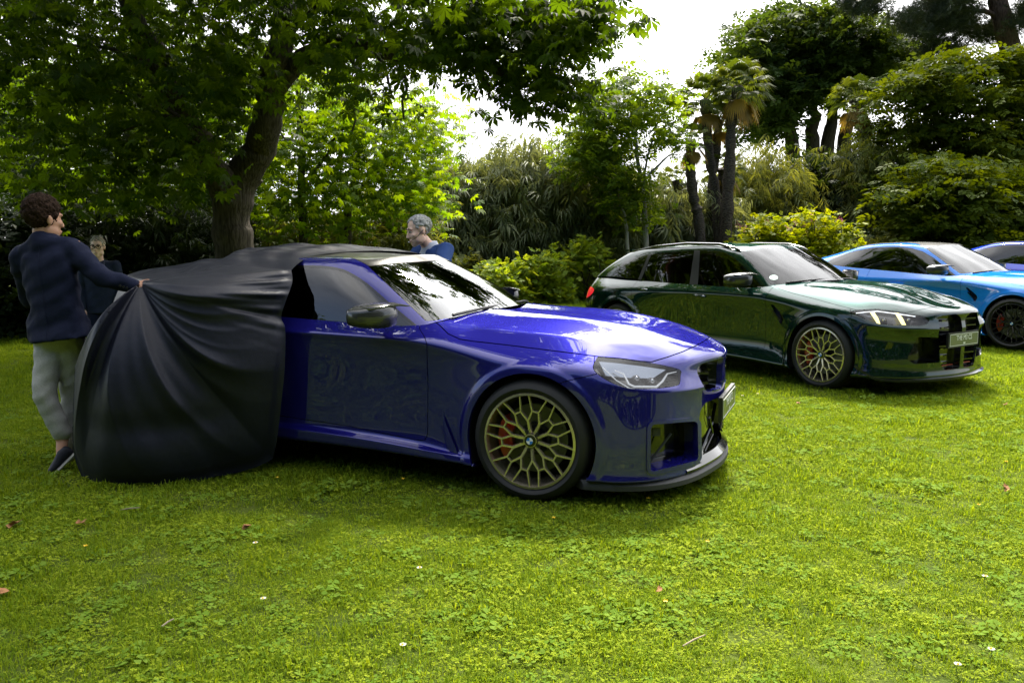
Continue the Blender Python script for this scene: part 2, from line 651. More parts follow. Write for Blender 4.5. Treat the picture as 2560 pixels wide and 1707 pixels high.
def carbon_mat(name, dark=(0.006, 0.006, 0.007), light=(0.035, 0.035, 0.038), scale=160):
    m = mat(name, dark, 0.35, 0.0, coat=1.0, coat_rough=0.02)
    t = m.node_tree; b = t.nodes['Principled BSDF']
    co = t.nodes.new('ShaderNodeTexCoord')
    ck = t.nodes.new('ShaderNodeTexChecker'); ck.inputs['Scale'].default_value = scale
    ck.inputs['Color1'].default_value = (*dark, 1); ck.inputs['Color2'].default_value = (*light, 1)
    t.links.new(co.outputs['Object'], ck.inputs['Vector'])
    t.links.new(ck.outputs['Color'], b.inputs['Base Color'])
    return m

def glass_mat(name, tint=(0.55, 0.6, 0.58), dark=0.35, ior=1.95):
    """car glass: mirror-like at a slant, tinted see-through otherwise"""
    m = bpy.data.materials.new(name); m.use_nodes = True
    t = m.node_tree; t.nodes.clear()
    out = t.nodes.new('ShaderNodeOutputMaterial')
    g = t.nodes.new('ShaderNodeBsdfGlossy'); g.inputs['Roughness'].default_value = 0.0
    tr = t.nodes.new('ShaderNodeBsdfTransparent'); tr.inputs['Color'].default_value = (*[c * dark for c in tint], 1)
    fr = t.nodes.new('ShaderNodeFresnel'); fr.inputs['IOR'].default_value = ior
    mx = t.nodes.new('ShaderNodeMixShader')
    t.links.new(fr.outputs[0], mx.inputs[0]); t.links.new(tr.outputs[0], mx.inputs[1]); t.links.new(g.outputs[0], mx.inputs[2])
    t.links.new(mx.outputs[0], out.inputs['Surface'])
    return m

M_BLUE = car_paint('deep_blue_metallic', (0.0055, 0.005, 0.080), (0.0075, 0.0072, 0.090))
M_GREEN = car_paint('dark_green_metallic', (0.002, 0.009, 0.007), (0.002, 0.010, 0.008))
M_LBLUE = car_paint('bright_blue_paint', (0.012, 0.20, 0.74))
M_DBLUE = car_paint('royal_blue_paint', (0.004, 0.012, 0.13), (0.004, 0.015, 0.15))
M_CARBON = carbon_mat('carbon_fibre')
M_CARBON_ROOF = carbon_mat('carbon_roof', (0.008, 0.0075, 0.007), (0.022, 0.020, 0.018), 90)
M_CARBON_ROOF.node_tree.nodes['Principled BSDF'].inputs['Coat Weight'].default_value = .45
M_GLOSS = mat('gloss_black', (0.004, 0.004, 0.005), 0.15, coat=0.6)
M_TRIM = mat('satin_black_trim', (0.012, 0.012, 0.013), 0.45)
M_PLASTIC = mat('grey_black_plastic', (0.03, 0.031, 0.034), 0.55)
M_VOID = mat('dark_inside', (0.006, 0.006, 0.006), 0.8)
M_GLASS = glass_mat('windscreen_glass', dark=0.55)
M_GLASS_E = glass_mat('estate_windscreen_glass', dark=0.5, ior=1.6)
M_GLASS_D = glass_mat('side_glass', dark=0.22)
M_PRIV = glass_mat('privacy_glass', dark=0.06)
M_LENS = glass_mat('lamp_lens', tint=(1, 1, 1), dark=0.95, ior=1.5)
M_CHROME = mat('satin_chrome', (0.55, 0.55, 0.56), 0.12, 1.0)
M_LIGHTBAR = mat('lamp_light_guide', (0.85, 0.87, 0.9), 0.2, emit=(.9, .95, 1), emit_s=.12)
M_YBAR = mat('yellow_light_guide', (0.85, 0.80, 0.25), 0.25, emit=(1.0, 0.9, 0.35), emit_s=0.7)
M_WBAR = mat('white_daylight_lamp', (0.85, 0.87, 0.9), 0.25, emit=(0.9, 0.95, 1.0), emit_s=0.6)
M_RIM = mat('bronze_gold_rim', (0.56, 0.49, 0.34), 0.22, 0.75)
M_RIM_DARK = mat('dark_rim', (0.015, 0.015, 0.017), 0.35, 0.3)
M_TYRE = mat('tyre_rubber', (0.014, 0.014, 0.015), 0.62)
M_DISC = mat('brake_disc_steel', (0.10, 0.10, 0.095), 0.4, 0.9)
M_RED = mat('red_caliper', (0.45, 0.012, 0.010), 0.35, coat=0.5)
M_WHITE = mat('white_enamel', (0.8, 0.8, 0.8), 0.3)
M_RBLUE = mat('roundel_blue', (0.02, 0.16, 0.55), 0.3)
M_PLATE = mat('plate_khaki', (0.105, 0.125, 0.045), 0.38, coat=0.3)
M_SEAT = mat('dark_leather', (0.012, 0.012, 0.013), 0.5)
M_ORANGE = mat('orange_red_mesh', (0.25, 0.03, 0.008), 0.5)
M_TAIL = mat('red_tail_lamp', (0.55, 0.01, 0.015), 0.15, coat=1.0, emit=(1.0, 0.03, 0.05), emit_s=0.25)

def pixfn(pose):
    ox, oy, psi = pose[:3]
    cf, sf = math.cos(psi), math.sin(psi)
    cp, sp = math.cos(PITCH), math.sin(PITCH)
    def f(V):
        X = ox + V[:, 0] * cf - np.abs(V[:, 1]) * sf
        Y = oy - V[:, 0] * sf - np.abs(V[:, 1]) * cf
        Z = V[:, 2] - EYE + (pose[3] if len(pose) > 3 else 0)
        d = Y * cp - Z * sp; u = Y * sp + Z * cp
        return np.stack([1280 + F_PX * X / d, 853.5 - F_PX * u / d], 1)
    return f

# pose of each car: front axle centre on the ground (x, y), turn
POSE_M2 = (0.439, 5.281, 0.3818)
POSE_M3 = (3.716, 8.521, 0.9532)
POSE_M4 = (7.221, 11.416, 0.8961, 0.03)
POSE_M5 = (10.9, 14.4, 0.88, 0.06)

def car_root(name, pose, label, group):
    o = empty(name, (pose[0], pose[1], pose[3] if len(pose) > 3 else 0), 0)
    o.rotation_euler = (0, 0, -pose[2])
    tag(o, label, 'car', group)
    return o

# ---------------------------------------------------------------- wheels
def wheel(parent, x, y, sgn, m_rim, R=0.335, W=0.265, rr=0.260, steer=0.0, caliper=True, roll=0.0):
    """wheel hub at (x, y, R); sgn=-1: outer face towards -Y"""
    w = empty('wheel', (x, y, R), 0, parent)
    w.rotation_euler = (0, 0, steer + (0 if sgn < 0 else math.pi))
    hw = W / 2
    # tyre (outer face at local y=-hw)
    prof = [(rr + .004, -hw + .018), (rr + .012, -hw + .006), (rr + .03, -hw - .004), (R - .045, -hw - .006), (R - .022, -hw + .006), (R - .008, -hw + .022), (R - .002, -hw + .04)]
    for k in range(4):
        c = -hw + .06 + k * (W - .12) / 3
        prof += [(R, c - .012), (R, c - .0045), (R - .007, c - .004), (R - .007, c + .004), (R, c + .0045)]
    prof += [(R - .002, hw - .04), (R - .022, hw - .006), (R - .045, hw), (rr + .02, hw), (rr, hw - .02)]
    MB().lathe(prof, 72).build('tyre', M_TYRE, w, 30)
    # rim: barrel, lip and spokes
    mb = MB()
    mb.lathe([(rr + .006, -hw + .014), (rr + .004, -hw + .006), (rr - .009, -hw + .003), (rr - .012, -hw + .012), (rr - .016, -hw + .04), (rr - .02, -hw + .09), (rr - .03, hw - .02), (rr - .02, hw - .015), (rr + .0, hw - .018)], 72)
    def spoke(P, wd, dp):
        n = len(P)
        V = []; F = []
        for i, (px, pz, py, ww) in enumerate(P):
            a = P[max(i - 1, 0)]; b = P[min(i + 1, n - 1)]
            d = Vector((b[0] - a[0], b[1] - a[1])); d.normalize()
            nx, nz = -d.y, d.x
            h = ww / 2
            V += [(px + nx * h, py + .010, pz + nz * h), (px + nx * h * .62, py, pz + nz * h * .62), (px - nx * h * .62, py, pz - nz * h * .62), (px - nx * h, py + .010, pz - nz * h),
                  (px - nx * h * .7, py + dp, pz - nz * h * .7), (px + nx * h * .7, py + dp, pz + nz * h * .7)]
        for i in range(n - 1):
            for k in range(6):
                k2 = (k + 1) % 6
                F.append((i * 6 + k, i * 6 + k2, (i + 1) * 6 + k2, (i + 1) * 6 + k))
        F.append(tuple(range(5, -1, -1))); F.append(tuple(range((n - 1) * 6, n * 6)))
        mb.add(V, F)
    def pol(r, deg, dep, ww): 
        a = math.radians(deg) + roll
        return (r * math.cos(a), r * math.sin(a), dep, ww)
    yo = -hw + .004
    A = lambda r: r / .252 * rr
    for s in range(10):
        a0 = s * 36
        spoke([pol(A(.040), a0 + 18, yo + .028, .026), pol(A(.075), a0 + 18, yo + .022, .021), pol(A(.109), a0 + 18, yo + .017, .021)], .02, .032)
        for q in (-1, 1):
            spoke([pol(A(.105), a0 + 18 * q, yo + .017, .0155), pol(A(.160), a0 + 6.4 * q, yo + .010, .014)], .015, .028)
            spoke([pol(A(.158), a0 + 6.2 * q, yo + .010, .0135), pol(rr - .005, a0 + 12.2 * q, yo + .002, .0110)], .015, .022)
        spoke([pol(A(.161), a0 - 7.4, yo + .0098, .0125), pol(A(.161), a0 + 7.4, yo + .0098, .0125)], .015, .022)
    # hub plate
    mb.lathe([(.030, yo + .018), (.037, yo + .018), (.039, yo + .034)], 40)
    mb.build('rim', m_rim, w, 30)
    MB().lathe([(0.0, yo + .034), (.060, yo + .038), (.075, yo + .07), (.0, yo + .08)], 40).build('hub_plate', M_RIM_DARK, w, 30)
    mb = MB()
    for k in range(5):
        a = math.radians(72 * k + 36) + roll
        p = (.052 * math.cos(a), yo + .03, .052 * math.sin(a))
        mb.tube([(p[0], yo + .05, p[2]), (p[0], yo + .022, p[2])], .011, 8)
    mb.build('wheel_bolt', M_TRIM, w)['kind'] = 'stuff'
    cap = MB().lathe([(0, yo + .012), (.031, yo + .012), (.033, yo + .016), (.033, yo + .03)], 32).build('hub_cap', M_GLOSS, w)
    for q in range(4):
        V = [(0, yo + .0108, 0)]
        for k in range(7):
            a = math.radians(90 * q + 15 * k)
            V.append((.019 * math.cos(a), yo + .0108, .019 * math.sin(a)))
        me = mesh('roundel_quarter', V, [tuple(range(len(V)))[::-1]])
        link('roundel_quarter', me, M_RBLUE if q % 2 else M_WHITE, w)
    # brake
    mb = MB().lathe([(.07, yo + .10), (.19, yo + .10), (.19, yo + .13), (.07, yo + .13)], 56)
    mb.build('brake_disc', M_DISC, w, 30)
    mb = MB()
    for k in range(30):
        a = k * 2 * math.pi / 30
        r = .12 + .025 * (k % 3)
        p = Vector((r * math.cos(a), yo + .0985, r * math.sin(a)))
        mb.tube([p, p + Vector((0, .004, 0))], .0045, 6)
    mb.build('disc_drilling', M_VOID, w)['kind'] = 'stuff'
    MB().lathe([(.0, yo + .075), (.09, yo + .08), (.095, yo + .14), (.0, yo + .15)], 32).build('disc_bell', M_TRIM, w)
    MB().lathe([(.235, hw - .03), (.0, hw - .035)], 32).build('wheel_back', M_VOID, w)
    if caliper:
        mb = MB()
        pts = []
        for r, (a, b) in ((.205, (145, 215)), (.125, (210, 150))):
            for k in range(8):
                t = math.radians(a + (b - a) * k / 7)
                pts.append((r * math.cos(t), r * math.sin(t)))
        if sgn > 0: pts = [(-p[0], p[1]) for p in pts]
        mb.poly(pts, yo + .062, yo + .15, lambda a, b, d: (a, d, b))
        for k in range(3):
            t = math.radians(160 + 20 * k); sx = -1 if sgn > 0 else 1
            mb.tube([(.165 * math.cos(t) * sx, yo + .062, .165 * math.sin(t)), (.165 * math.cos(t) * sx, yo + .054, .165 * math.sin(t))], .017, 10)
        mb.build('brake_caliper', M_RED, w, 30)
    return w

def number_plate(parent, x, z, txt, tilt=0.05, w=.52, h=.115):
    p = MB().box((x, 0, z), (.022, w + .03, h + .025)).build('plate_holder', M_TRIM, parent)
    q = MB().box((x + .0125, 0, z), (.004, w, h)).build('number_plate', M_PLATE, p)
    mb = MB()
    for (cy, cz, dy, dz) in ((0, h / 2 - .005, w - .004, .004), (0, -h / 2 + .005, w - .004, .004), (w / 2 - .005, 0, .004, h - .014), (-w / 2 + .005, 0, .004, h - .014)):
        mb.box((x + .0155, cy, z + cz), (.002, dy, dz))
    mb.build('plate_border', M_WHITE, p)
    me = text_mesh(txt, .068)
    me.transform(Matrix(((0, 0, 1, x + .0155), (.88, 0, 0, 0), (0, 1.0, 0, z + .014), (0, 0, 0, 1))))
    link('plate_lettering', me, M_WHITE, p)
    # small slanted badge strokes under the lettering
    mb = MB()
    for k, c in enumerate((-.014, -.004, .006, .014)):
        s = .004
        mb.add([(x + .0165, c - s, z - .043), (x + .0165, c + s, z - .043), (x + .0165, c + s + .006, z - .026), (x + .0165, c - s + .006, z - .026)], [(0, 1, 2, 3)])
    mb.build('plate_badge', M_WHITE, p)
    return p

def mirror(parent, x, y, z, m_cap, sg, L=.26):
    """door mirror: housing with a winged top edge, glass, arm"""
    # local profile along y outward; built for the right side (sg=-1)
    V = []; F = []
    secs = [(0.0, .078, .105, .0), (.03, .098, .128, .0), (.09, .102, .132, -.004), (.16, .092, .118, -.012), (.205, .072, .088, -.022), (.222, .040, .05, -.03)]
    n = 16
    for (t, dx, dz, off) in secs:
        for k in range(n):
            a = 2 * math.pi * k / n
            ca, sa = math.cos(a), math.sin(a)
            fx = dx * (abs(ca) ** .5) * (1 if ca > 0 else -1)
            fz = dz * .52 * (abs(sa) ** .45) * (1 if sa > 0 else -1)
            V.append((x + fx * (1.1 if fx > 0 else .8) + off - .22 * t, y + sg * t, z + fz * (1 if sa > 0 else 1.05) - .02 * t))
    for i in range(len(secs) - 1):
        for k in range(n):
            k2 = (k + 1) % n
            q = (i * n + k, i * n + k2, (i + 1) * n + k2, (i + 1) * n + k)
            F.append(q)
    F.append(tuple(range(n))); F.append(tuple(range((len(secs) - 1) * n, len(secs) * n)))
    h = MB().add(V, F).build('mirror_housing', m_cap, parent, 50)
    MB().add([(x + .03, y + sg * .20, z + .050), (x + .11, y + sg * .02, z + .062), (x + .15, y - sg * .035, z + .050), (x + .05, y - sg * .01, z + .070), (x - .05, y + sg * .03, z + .068), (x - .08, y + sg * .17, z + .052), (x + .03, y + sg * .20, z + .040), (x + .11, y + sg * .02, z + .052), (x + .15, y - sg * .035, z + .046), (x + .05, y - sg * .01, z + .050), (x - .05, y + sg * .03, z + .05), (x - .08, y + sg * .17, z + .04)], [(0, 1, 2, 3, 4, 5), (11, 10, 9, 8, 7, 6), (0, 6, 7, 1), (1, 7, 8, 2), (2, 8, 9, 3), (3, 9, 10, 4), (4, 10, 11, 5), (5, 11, 6, 0)]).build('mirror_wing', m_cap, h, 30)
    MB().tube([(x - .02, y + sg * .02, z - .05), (x - .04, y - sg * .07, z - .062)], [.030, .034], 10, flat=.45).build('mirror_arm', M_GLOSS, h)
    return h

def seats(parent, rows, zoff=0.0):
    for (x, y) in rows:
        mb = MB()
        mb.box((x, y, .38 + zoff), (.5, .48, .16))
        mb.box((x - .30, y, .68 + zoff), (.13, .46, .56), Matrix.Rotation(-.25, 3, 'Y'))
        mb.box((x - .41, y, 1.03 + zoff), (.09, .26, .2), Matrix.Rotation(-.2, 3, 'Y'))
        bm_ = mb.build('seat', M_SEAT, parent)
        md = bm_.modifiers.new('soft', 'BEVEL'); md.width = .05; md.segments = 3

def hood_cap(L, c, s0, zc, p=2.6, cowl=.24, dome=None):
    T = L[-1]
    def f(i, k, K):
        e = T[i]; fr = T[c + k]; f0 = T[c]
        s = (e[0] - T[s0][0]) / (T[c][0] - T[s0][0])
        r_front = fr[1] / f0[1]; r_lin = 1 - k / K
        w = e[1] * (r_lin * (1 - s ** 2) + r_front * s ** 2)
        q = w / e[1]
        x = e[0] + (fr[0] - f0[0]) * s ** 1.6 + cowl * (1 - q * q) * (1 - s) ** 1.3
        z0 = zc(x)
        z = z0 - (z0 - e[2]) * q ** p
        if dome: z += dome(x, w)
        return (x, w, z)
    return f

def lerp_fn(pts):
    X = np.array([p[0] for p in pts]); Z = np.array([p[1] for p in pts])
    # smooth (Catmull-Rom / Hermite) 1-D interpolation
    m = np.gradient(Z, X)
    def f(x):
        x = min(max(x, X[0]), X[-1])
        i = min(max(int(np.searchsorted(X, x)) - 1, 0), len(X) - 2)
        h = X[i + 1] - X[i]; t = (x - X[i]) / h
        return float((2 * t**3 - 3 * t**2 + 1) * Z[i] + (t**3 - 2 * t**2 + t) * h * m[i] + (-2 * t**3 + 3 * t**2) * Z[i + 1] + (t**3 - t**2) * h * m[i + 1])
    return f

def arch_d(S, x0, r, z0=.335):
    return np.where(S.w > .45, np.hypot(S.x - x0, S.z - z0) - r, 1.0)

def flare(S, x0, h=.010, r0=.405, r1=.436, z0=.335):
    r = np.hypot(S.x - x0, S.z - z0)
    t = np.clip((r1 - r) / (r1 - r0), 0, 1)
    k = np.where((S.w > .6) & (r > .3), t * t * (3 - 2 * t), 0) * np.clip((S.z - .05) / .1, 0, 1)
    S.V[:, 1] += np.sign(S.V[:, 1]) * h * k

def arch_liner(parent, x0, r, sg, z0=.335, w0=.90, depth=.34):
    V = []; F = []
    n = 28
    for k in range(n + 1):
        a = math.radians(-25 + 230 * k / n)
        for d in (0, depth):
            V.append((x0 + r * math.cos(a), sg * (w0 - d), z0 + r * math.sin(a)))
    for k in range(n): F.append((2 * k, 2 * k + 1, 2 * k + 3, 2 * k + 2))
    F.append(tuple(2 * k + 1 for k in range(n + 1)))
    MB().add(V, F).build('wheel_arch_liner', M_VOID, parent)

# ================================================================ the blue coupe
def build_m2():
    root = car_root('car', POSE_M2, 'deep blue metallic coupe half under a black cover, bronze wheels, dark carbon roof', 'cars on the lawn')
    px = pixfn(POSE_M2)
    #     0 rear      1            2           3           4           5          6            7           8            9           10          11        12         13         14         15         16         17        18         19         20
    T = [(-3.55,0,1.0),(-3.52,.42,1.0),(-3.38,.68,.985),(-3.0,.76,.97),(-2.5,.79,.965),(-2.0,.80,.955),(-1.45,.797,.935),(-.95,.787,.915),(-.68,.752,.932),(-.44,.715,.912),(-.2,.695,.902),(0,.682,.893),(.2,.665,.873),(.36,.652,.842),(.48,.64,.808),(.62,.615,.767),(.735,.50,.765),(.80,.37,.770),(.852,.235,.772),(.878,.11,.772),(.885,0,.772)]
    L6 = [(-3.58,0,.9),(-3.55,.45,.9),(-3.45,.75,.9),(-3.0,.90,.885),(-2.5,.925,.88),(-2.0,.90,.875),(-1.45,.888,.867),(-.95,.885,.857),(-.64,.882,.846),(-.42,.874,.820),(-.2,.876,.790),(0,.876,.774),(.2,.868,.766),(.35,.842,.752),(.48,.79,.725),(.61,.70,.705),(.725,.58,.700),(.795,.44,.700),(.852,.27,.700),(.884,.13,.700),(.892,0,.700)]
    L5 = [(-3.6,0,.8),(-3.57,.46,.8),(-3.47,.80,.8),(-3.0,.91,.8),(-2.5,.935,.8),(-2.0,.905,.8),(-1.45,.877,.80),(-.95,.875,.79),(-.64,.876,.775),(-.42,.89,.752),(-.2,.914,.728),(0,.924,.715),(.2,.918,.700),(.36,.897,.678),(.49,.845,.650),(.62,.765,.630),(.725,.65,.618),(.80,.50,.606),(.858,.3,.60),(.888,.14,.6),(.896,0,.6)]
    L4 = [(-3.62,0,.6),(-3.58,.46,.6),(-3.48,.8,.6),(-3.0,.92,.6),(-2.5,.94,.62),(-2,.90,.6),(-1.45,.866,.6),(-.95,.863,.6),(-.64,.866,.6),(-.42,.894,.6),(-.2,.93,.6),(0,.937,.6),(.2,.93,.58),(.37,.912,.555),(.50,.865,.538),(.635,.785,.528),(.735,.665,.522),(.805,.5,.52),(.858,.3,.52),(.886,.14,.52),(.893,0,.52)]
    L3 = [(-3.6,0,.38),(-3.56,.46,.38),(-3.46,.8,.38),(-3,.915,.36),(-2.5,.93,.36),(-2.0,.89,.35),(-1.45,.866,.36),(-.95,.864,.345),(-.64,.866,.33),(-.42,.90,.33),(-.2,.93,.36),(0,.937,.36),(.2,.93,.36),(.385,.915,.36),(.515,.872,.37),(.645,.79,.38),(.742,.66,.38),(.81,.5,.38),(.86,.3,.38),(.888,.14,.38),(.895,0,.38)]
    L2b = [(-3.56,0,.3),(-3.52,.46,.3),(-3.42,.79,.3),(-3,.90,.29),(-2.5,.915,.29),(-2.0,.885,.295),(-1.45,.872,.292),(-.95,.878,.272),(-.64,.888,.246),(-.42,.905,.232),(-.2,.93,.25),(0,.937,.25),(.2,.93,.25),(.39,.917,.26),(.518,.875,.27),(.648,.79,.27),(.745,.66,.27),(.815,.5,.27),(.864,.3,.27),(.892,.14,.27),(.899,0,.27)]
    L2 = [(-3.54,0,.24),(-3.5,.45,.24),(-3.4,.77,.24),(-3,.89,.25),(-2.5,.905,.25),(-2.0,.905,.27),(-1.45,.905,.268),(-.95,.915,.248),(-.64,.922,.226),(-.42,.925,.212),(-.2,.935,.2),(0,.937,.2),(.2,.93,.2),(.393,.917,.19),(.52,.875,.19),(.648,.79,.19),(.745,.66,.19),(.815,.5,.19),(.866,.3,.19),(.893,.14,.19),(.90,0,.19)]
    L1 = [(-3.5,0,.18),(-3.46,.43,.18),(-3.36,.75,.18),(-3,.87,.18),(-2.5,.89,.18),(-2.0,.885,.19),(-1.45,.885,.19),(-.95,.895,.183),(-.64,.905,.172),(-.42,.915,.165),(-.2,.92,.15),(0,.925,.15),(.2,.92,.15),(.393,.91,.145),(.515,.868,.14),(.64,.785,.14),(.738,.655,.14),(.808,.5,.14),(.858,.3,.14),(.885,.14,.14),(.892,0,.14)]
    L0 = [(-3.3,0,.17),(-3.25,.3,.17),(-3.2,.5,.17),(-3,.6,.17),(-2.5,.6,.17),(-2.0,.6,.17),(-1.45,.6,.17),(-.95,.6,.165),(-.64,.6,.16),(-.42,.6,.155),(-.2,.6,.15),(0,.6,.15),(.2,.6,.15),(.38,.6,.145),(.45,.55,.142),(.52,.5,.142),(.58,.42,.142),(.62,.32,.142),(.65,.2,.142),(.66,.1,.142),(.66,0,.142)]
    for i in (14, 15, 16, 17, 18):
        x, w, z = L5[i]; L5[i] = (x + .008, w + .006, z)
        x, w, z = L4[i]; L4[i] = (x - .004, w - .004, z + .006)
        x, w, z = L6[i]; L6[i] = (x - .006, w - .006, z)
    sq = lambda L_: [(x if x > -1.9 else -1.9 + (x + 1.9) * .70, w, z) for x, w, z in L_]
    LL = [sq(q) for q in (L0, L1, L2, L2b, L3, L4, L5, L6, T)]
    zc = lerp_fn([(-.7,1.0),(-.35,.980),(-.1,.972),(.17,.955),(.42,.920),(.59,.876),(.70,.838),(.78,.806),(.85,.782),(.885,.772)])
    dome = lambda x, w: .016 * math.exp(-((w - .36) / .09) ** 2) * min(1, max(0, (.62 - x) / .5)) - .010 * math.exp(-(w / .16) ** 2) * min(1, max(0, (.6 - x) / .5))
    body = shell(LL, 15, 8, hood_cap(LL, 15, 8, zc, 2.4, .24, dome), crease=[(2, 5, 9, 2.2), (1, 0, 20, 1.0), (7, 3, 8, 1.2), (8, 9, 15, 3.0), (6, 13, 20, 2.4)])
    flare(body, 0); flare(body, -2.49)
    # ---- openings
    body, _ = body.clip(arch_d(body, 0, .372))
    body, _ = body.clip(arch_d(body, -2.49, .372))
    P = px(body.V)
    hoodline = [(1085,803),(1099,813),(1120,834),(1150,848),(1184,853),(1265,862),(1349,872.5),(1430,882.5),(1499,891.5),(1552,896),(1602,903),(1629,904.5),(1670,892),(1707,879),(1738,865),(1759.6,853.5),(1764,846)]
    hp = hoodline + [(1830,780),(1500,700),(1090,720)]
    hood, body = body.clip(np.where((body.z > .70) & (body.x > -.75), pdist(P, hp), -50.), 1.3)
    # headlamp
    hl = smooth_poly([(1500,890.5),(1488,903),(1482.5,917),(1487,928),(1498,938),(1520,952),(1545,963),(1572,970.5),(1610,972),(1653,970),(1690,964),(1699,958),(1701,940),(1699,924),(1650,911.5),(1602,903.5),(1552,896)], 4)
    P = px(body.V)
    lamp, body = body.clip(np.where((body.z > .5) & (body.x > .2), pdist(P, hl), -50.), 0.4)
    # corner intake
    it = rounded([(1626,1061),(1741,1052),(1743,1149),(1624.5,1179.5)], 12)
    P = px(body.V)
    intake, body = body.clip(np.where((body.x > .5) & (body.w > .35), pdist(P, it), -50.))
    P = px(body.V)
    frame, body = body.clip(np.where((body.x > .5) & (body.w > .35), pdist(P, it) + 9, -50.))
    # kidneys and lower grille, in front view
    FW = lambda S: np.stack([S.w, S.z], 1)
    kp = rounded([(.055,.735),(.365,.728),(.418,.70),(.405,.60),(.34,.565),(.075,.548)], .03)
    kid, body = body.clip(np.where(body.x > .5, pdist(FW(body), kp), -1.))
    gp = rounded([(-.5,.505),(.36,.505),(.43,.46),(.46,.20),(.42,.175),(-.5,.17)], .03)
    low, body = body.clip(np.where(body.x > .5, pdist(FW(body), gp), -1.))
    # bumper seam and door
    P = px(body.V)
    bp = [(1395,960),(1413,953),(1494,934),(1485,905),(1500,800),(2000,700),(2000,1400),(1395,1400)]
    bump, body = body.clip(np.where(body.x > .1, pdist(P, bp), -50.), 1.0)
    dp = [(1049,822),(1060,840),(1067,858),(1070,965),(1069,1085),(1062,1101),(1040,1099),(868,1064),(640,1030),(640,700),(1049,700)]
    P = px(body.V)
    door, body = body.clip(np.where((body.x < -.3) & (body.z > .23), pdist(P, dp), -50.), 0.9)
    fend, body = body.clip(np.where((body.z > .14), np.minimum(body.x + .645, body.w - .55), -1.), .0)
    hood.lip(.02).obj('hood', M_BLUE, root)
    bump.lip(.02).obj('front_bumper', M_BLUE, root)
    body.lip(.02).obj('body', M_BLUE, root)
    for sg in (-1, 1):
        d = door.side(sg).lip(.02).obj('door', M_BLUE, root)
        fend.side(sg).lip(.02).obj('front_fender', M_BLUE, root)
        arch_liner(root, 0, .385, sg); arch_liner(root, -2.49, .385, sg)
        # headlamp: lens, deep housing, light guides
        ln = lamp.side(sg)
        lo = ln.obj('headlight', M_LENS, root)
        hs = ln.shift(-.004).bowl((-.03, -.075, -.008), True, .94)
        hs.obj('lamp_housing', M_GLOSS, lo, 30)
        lamp_inside(ln, px, lo, sg)
        iv = intake.side(sg)
        frame.side(sg).shift(.008).lip(.03).obj('intake_frame', M_BLUE, root)
        iv.bowl((-.07, -.05, .006), False, .93).obj('intake_duct', M_BLUE, root, 30)
        iv.bowl((-.10, -.075, .006), True, .91).shift(0).obj('intake_back', M_GLOSS, root, 30)
        kv = kid.side(sg)
        kv.bowl((-.03, 0, 0), False, .94).obj('grille_surround', M_BLUE, root, 30)
        g = kv.bowl((-.09, 0, 0), True, .93).obj('kidney_grille', M_GLOSS, root, 30)
        for k in range(2):
            z = .62 + .055 * k
            MB().box((.80, sg * .235, z), (.06, .28, .012), Matrix.Rotation(sg * -.2, 3, 'Z')).build('grille_bar', M_GLOSS, g)
    low.bowl((-.10, 0, 0), True, .97).obj('lower_grille', M_GLOSS, root, 30)
    # lower grille braces
    for sg in (-1, 1):
        mb = MB()
        mb.tube([(.83, sg * .40, .24), (.86, sg * .22, .36), (.87, sg * .16, .47)], .010, 6)
        mb.tube([(.84, sg * .33, .22), (.865, sg * .20, .30), (.865, sg * .34, .42)], .008, 6)
        mb.build('grille_brace', M_GLOSS, root)
        # sensor square and strut in the corner intake
        MB().box((.640, sg * .705, .395), (.012, .045, .042), Matrix.Rotation(sg * .95, 3, 'Z')).build('bumper_sensor', M_PLASTIC, root)
        mb = MB(); mb.tube([(.60, sg * .70, .215), (.70, sg * .60, .37)], .007, 6); mb.tube([(.70, sg * .60, .22), (.60, sg * .66, .20)], .006, 6)
        mb.build('intake_brace', M_PLASTIC, root)
    # black splitter under the bumper
    V = []; F = []
    plan = [(.30,.915),(.42,.90),(.54,.86),(.66,.785),(.765,.655),(.835,.5),(.885,.3),(.912,.14),(.918,0)]
    plan = [tuple(p) for p in smooth_poly(plan, 5, False)]
    full = [(x, -w) for x, w in plan] + [(x, w) for x, w in plan[::-1][1:]]
    for (x, y) in full:
        V += [(x - .12, y * .86, .15), (x - .020, y * .985, .148), (x + .002, y * 1.0, .126), (x + .002, y * 1.0, .100), (x - .02, y * .97, .088), (x - .14, y * .85, .10)]
    for i in range(len(full) - 1):
        for k in range(6):
            k2 = (k + 1) % 6
            F.append((i * 6 + k, (i + 1) * 6 + k, (i + 1) * 6 + k2, i * 6 + k2))
    F.append(tuple(range(6))); F.append(tuple(range((len(full) - 1) * 6, len(full) * 6))[::-1])
    MB().add(V, F).build('splitter', M_PLASTIC, root, 40)
    # glossy strip between grille and splitter
    V = []; F = []
    for (x, y) in [p for p in full if abs(p[1]) < .6]:
        V += [(x - .04, y * .95, .20), (x - .004, y * .99, .165), (x - .01, y * .985, .145)]
    n = len(V) // 3
    for i in range(n - 1):
        for k in range(2): F.append((i * 3 + k, (i + 1) * 3 + k, (i + 1) * 3 + k + 1, i * 3 + k + 1))
    MB().add(V, F).build('lower_lip', M_GLOSS, root, 40)
    number_plate(root, .915, .455, 'THE M2 CS')
    # ---- greenhouse
    G0 = [(-3.4,0,.985),(-3.38,.25,.985),(-3.33,.48,.98),(-3.2,.66,.968),(-2.6,.77,.955),(-2.0,.797,.945),(-1.45,.795,.925),(-1.1,.79,.908),(-.86,.782,.898),(-.70,.752,.930),(-.60,.58,.962),(-.50,.30,.985),(-.46,0,.992)]
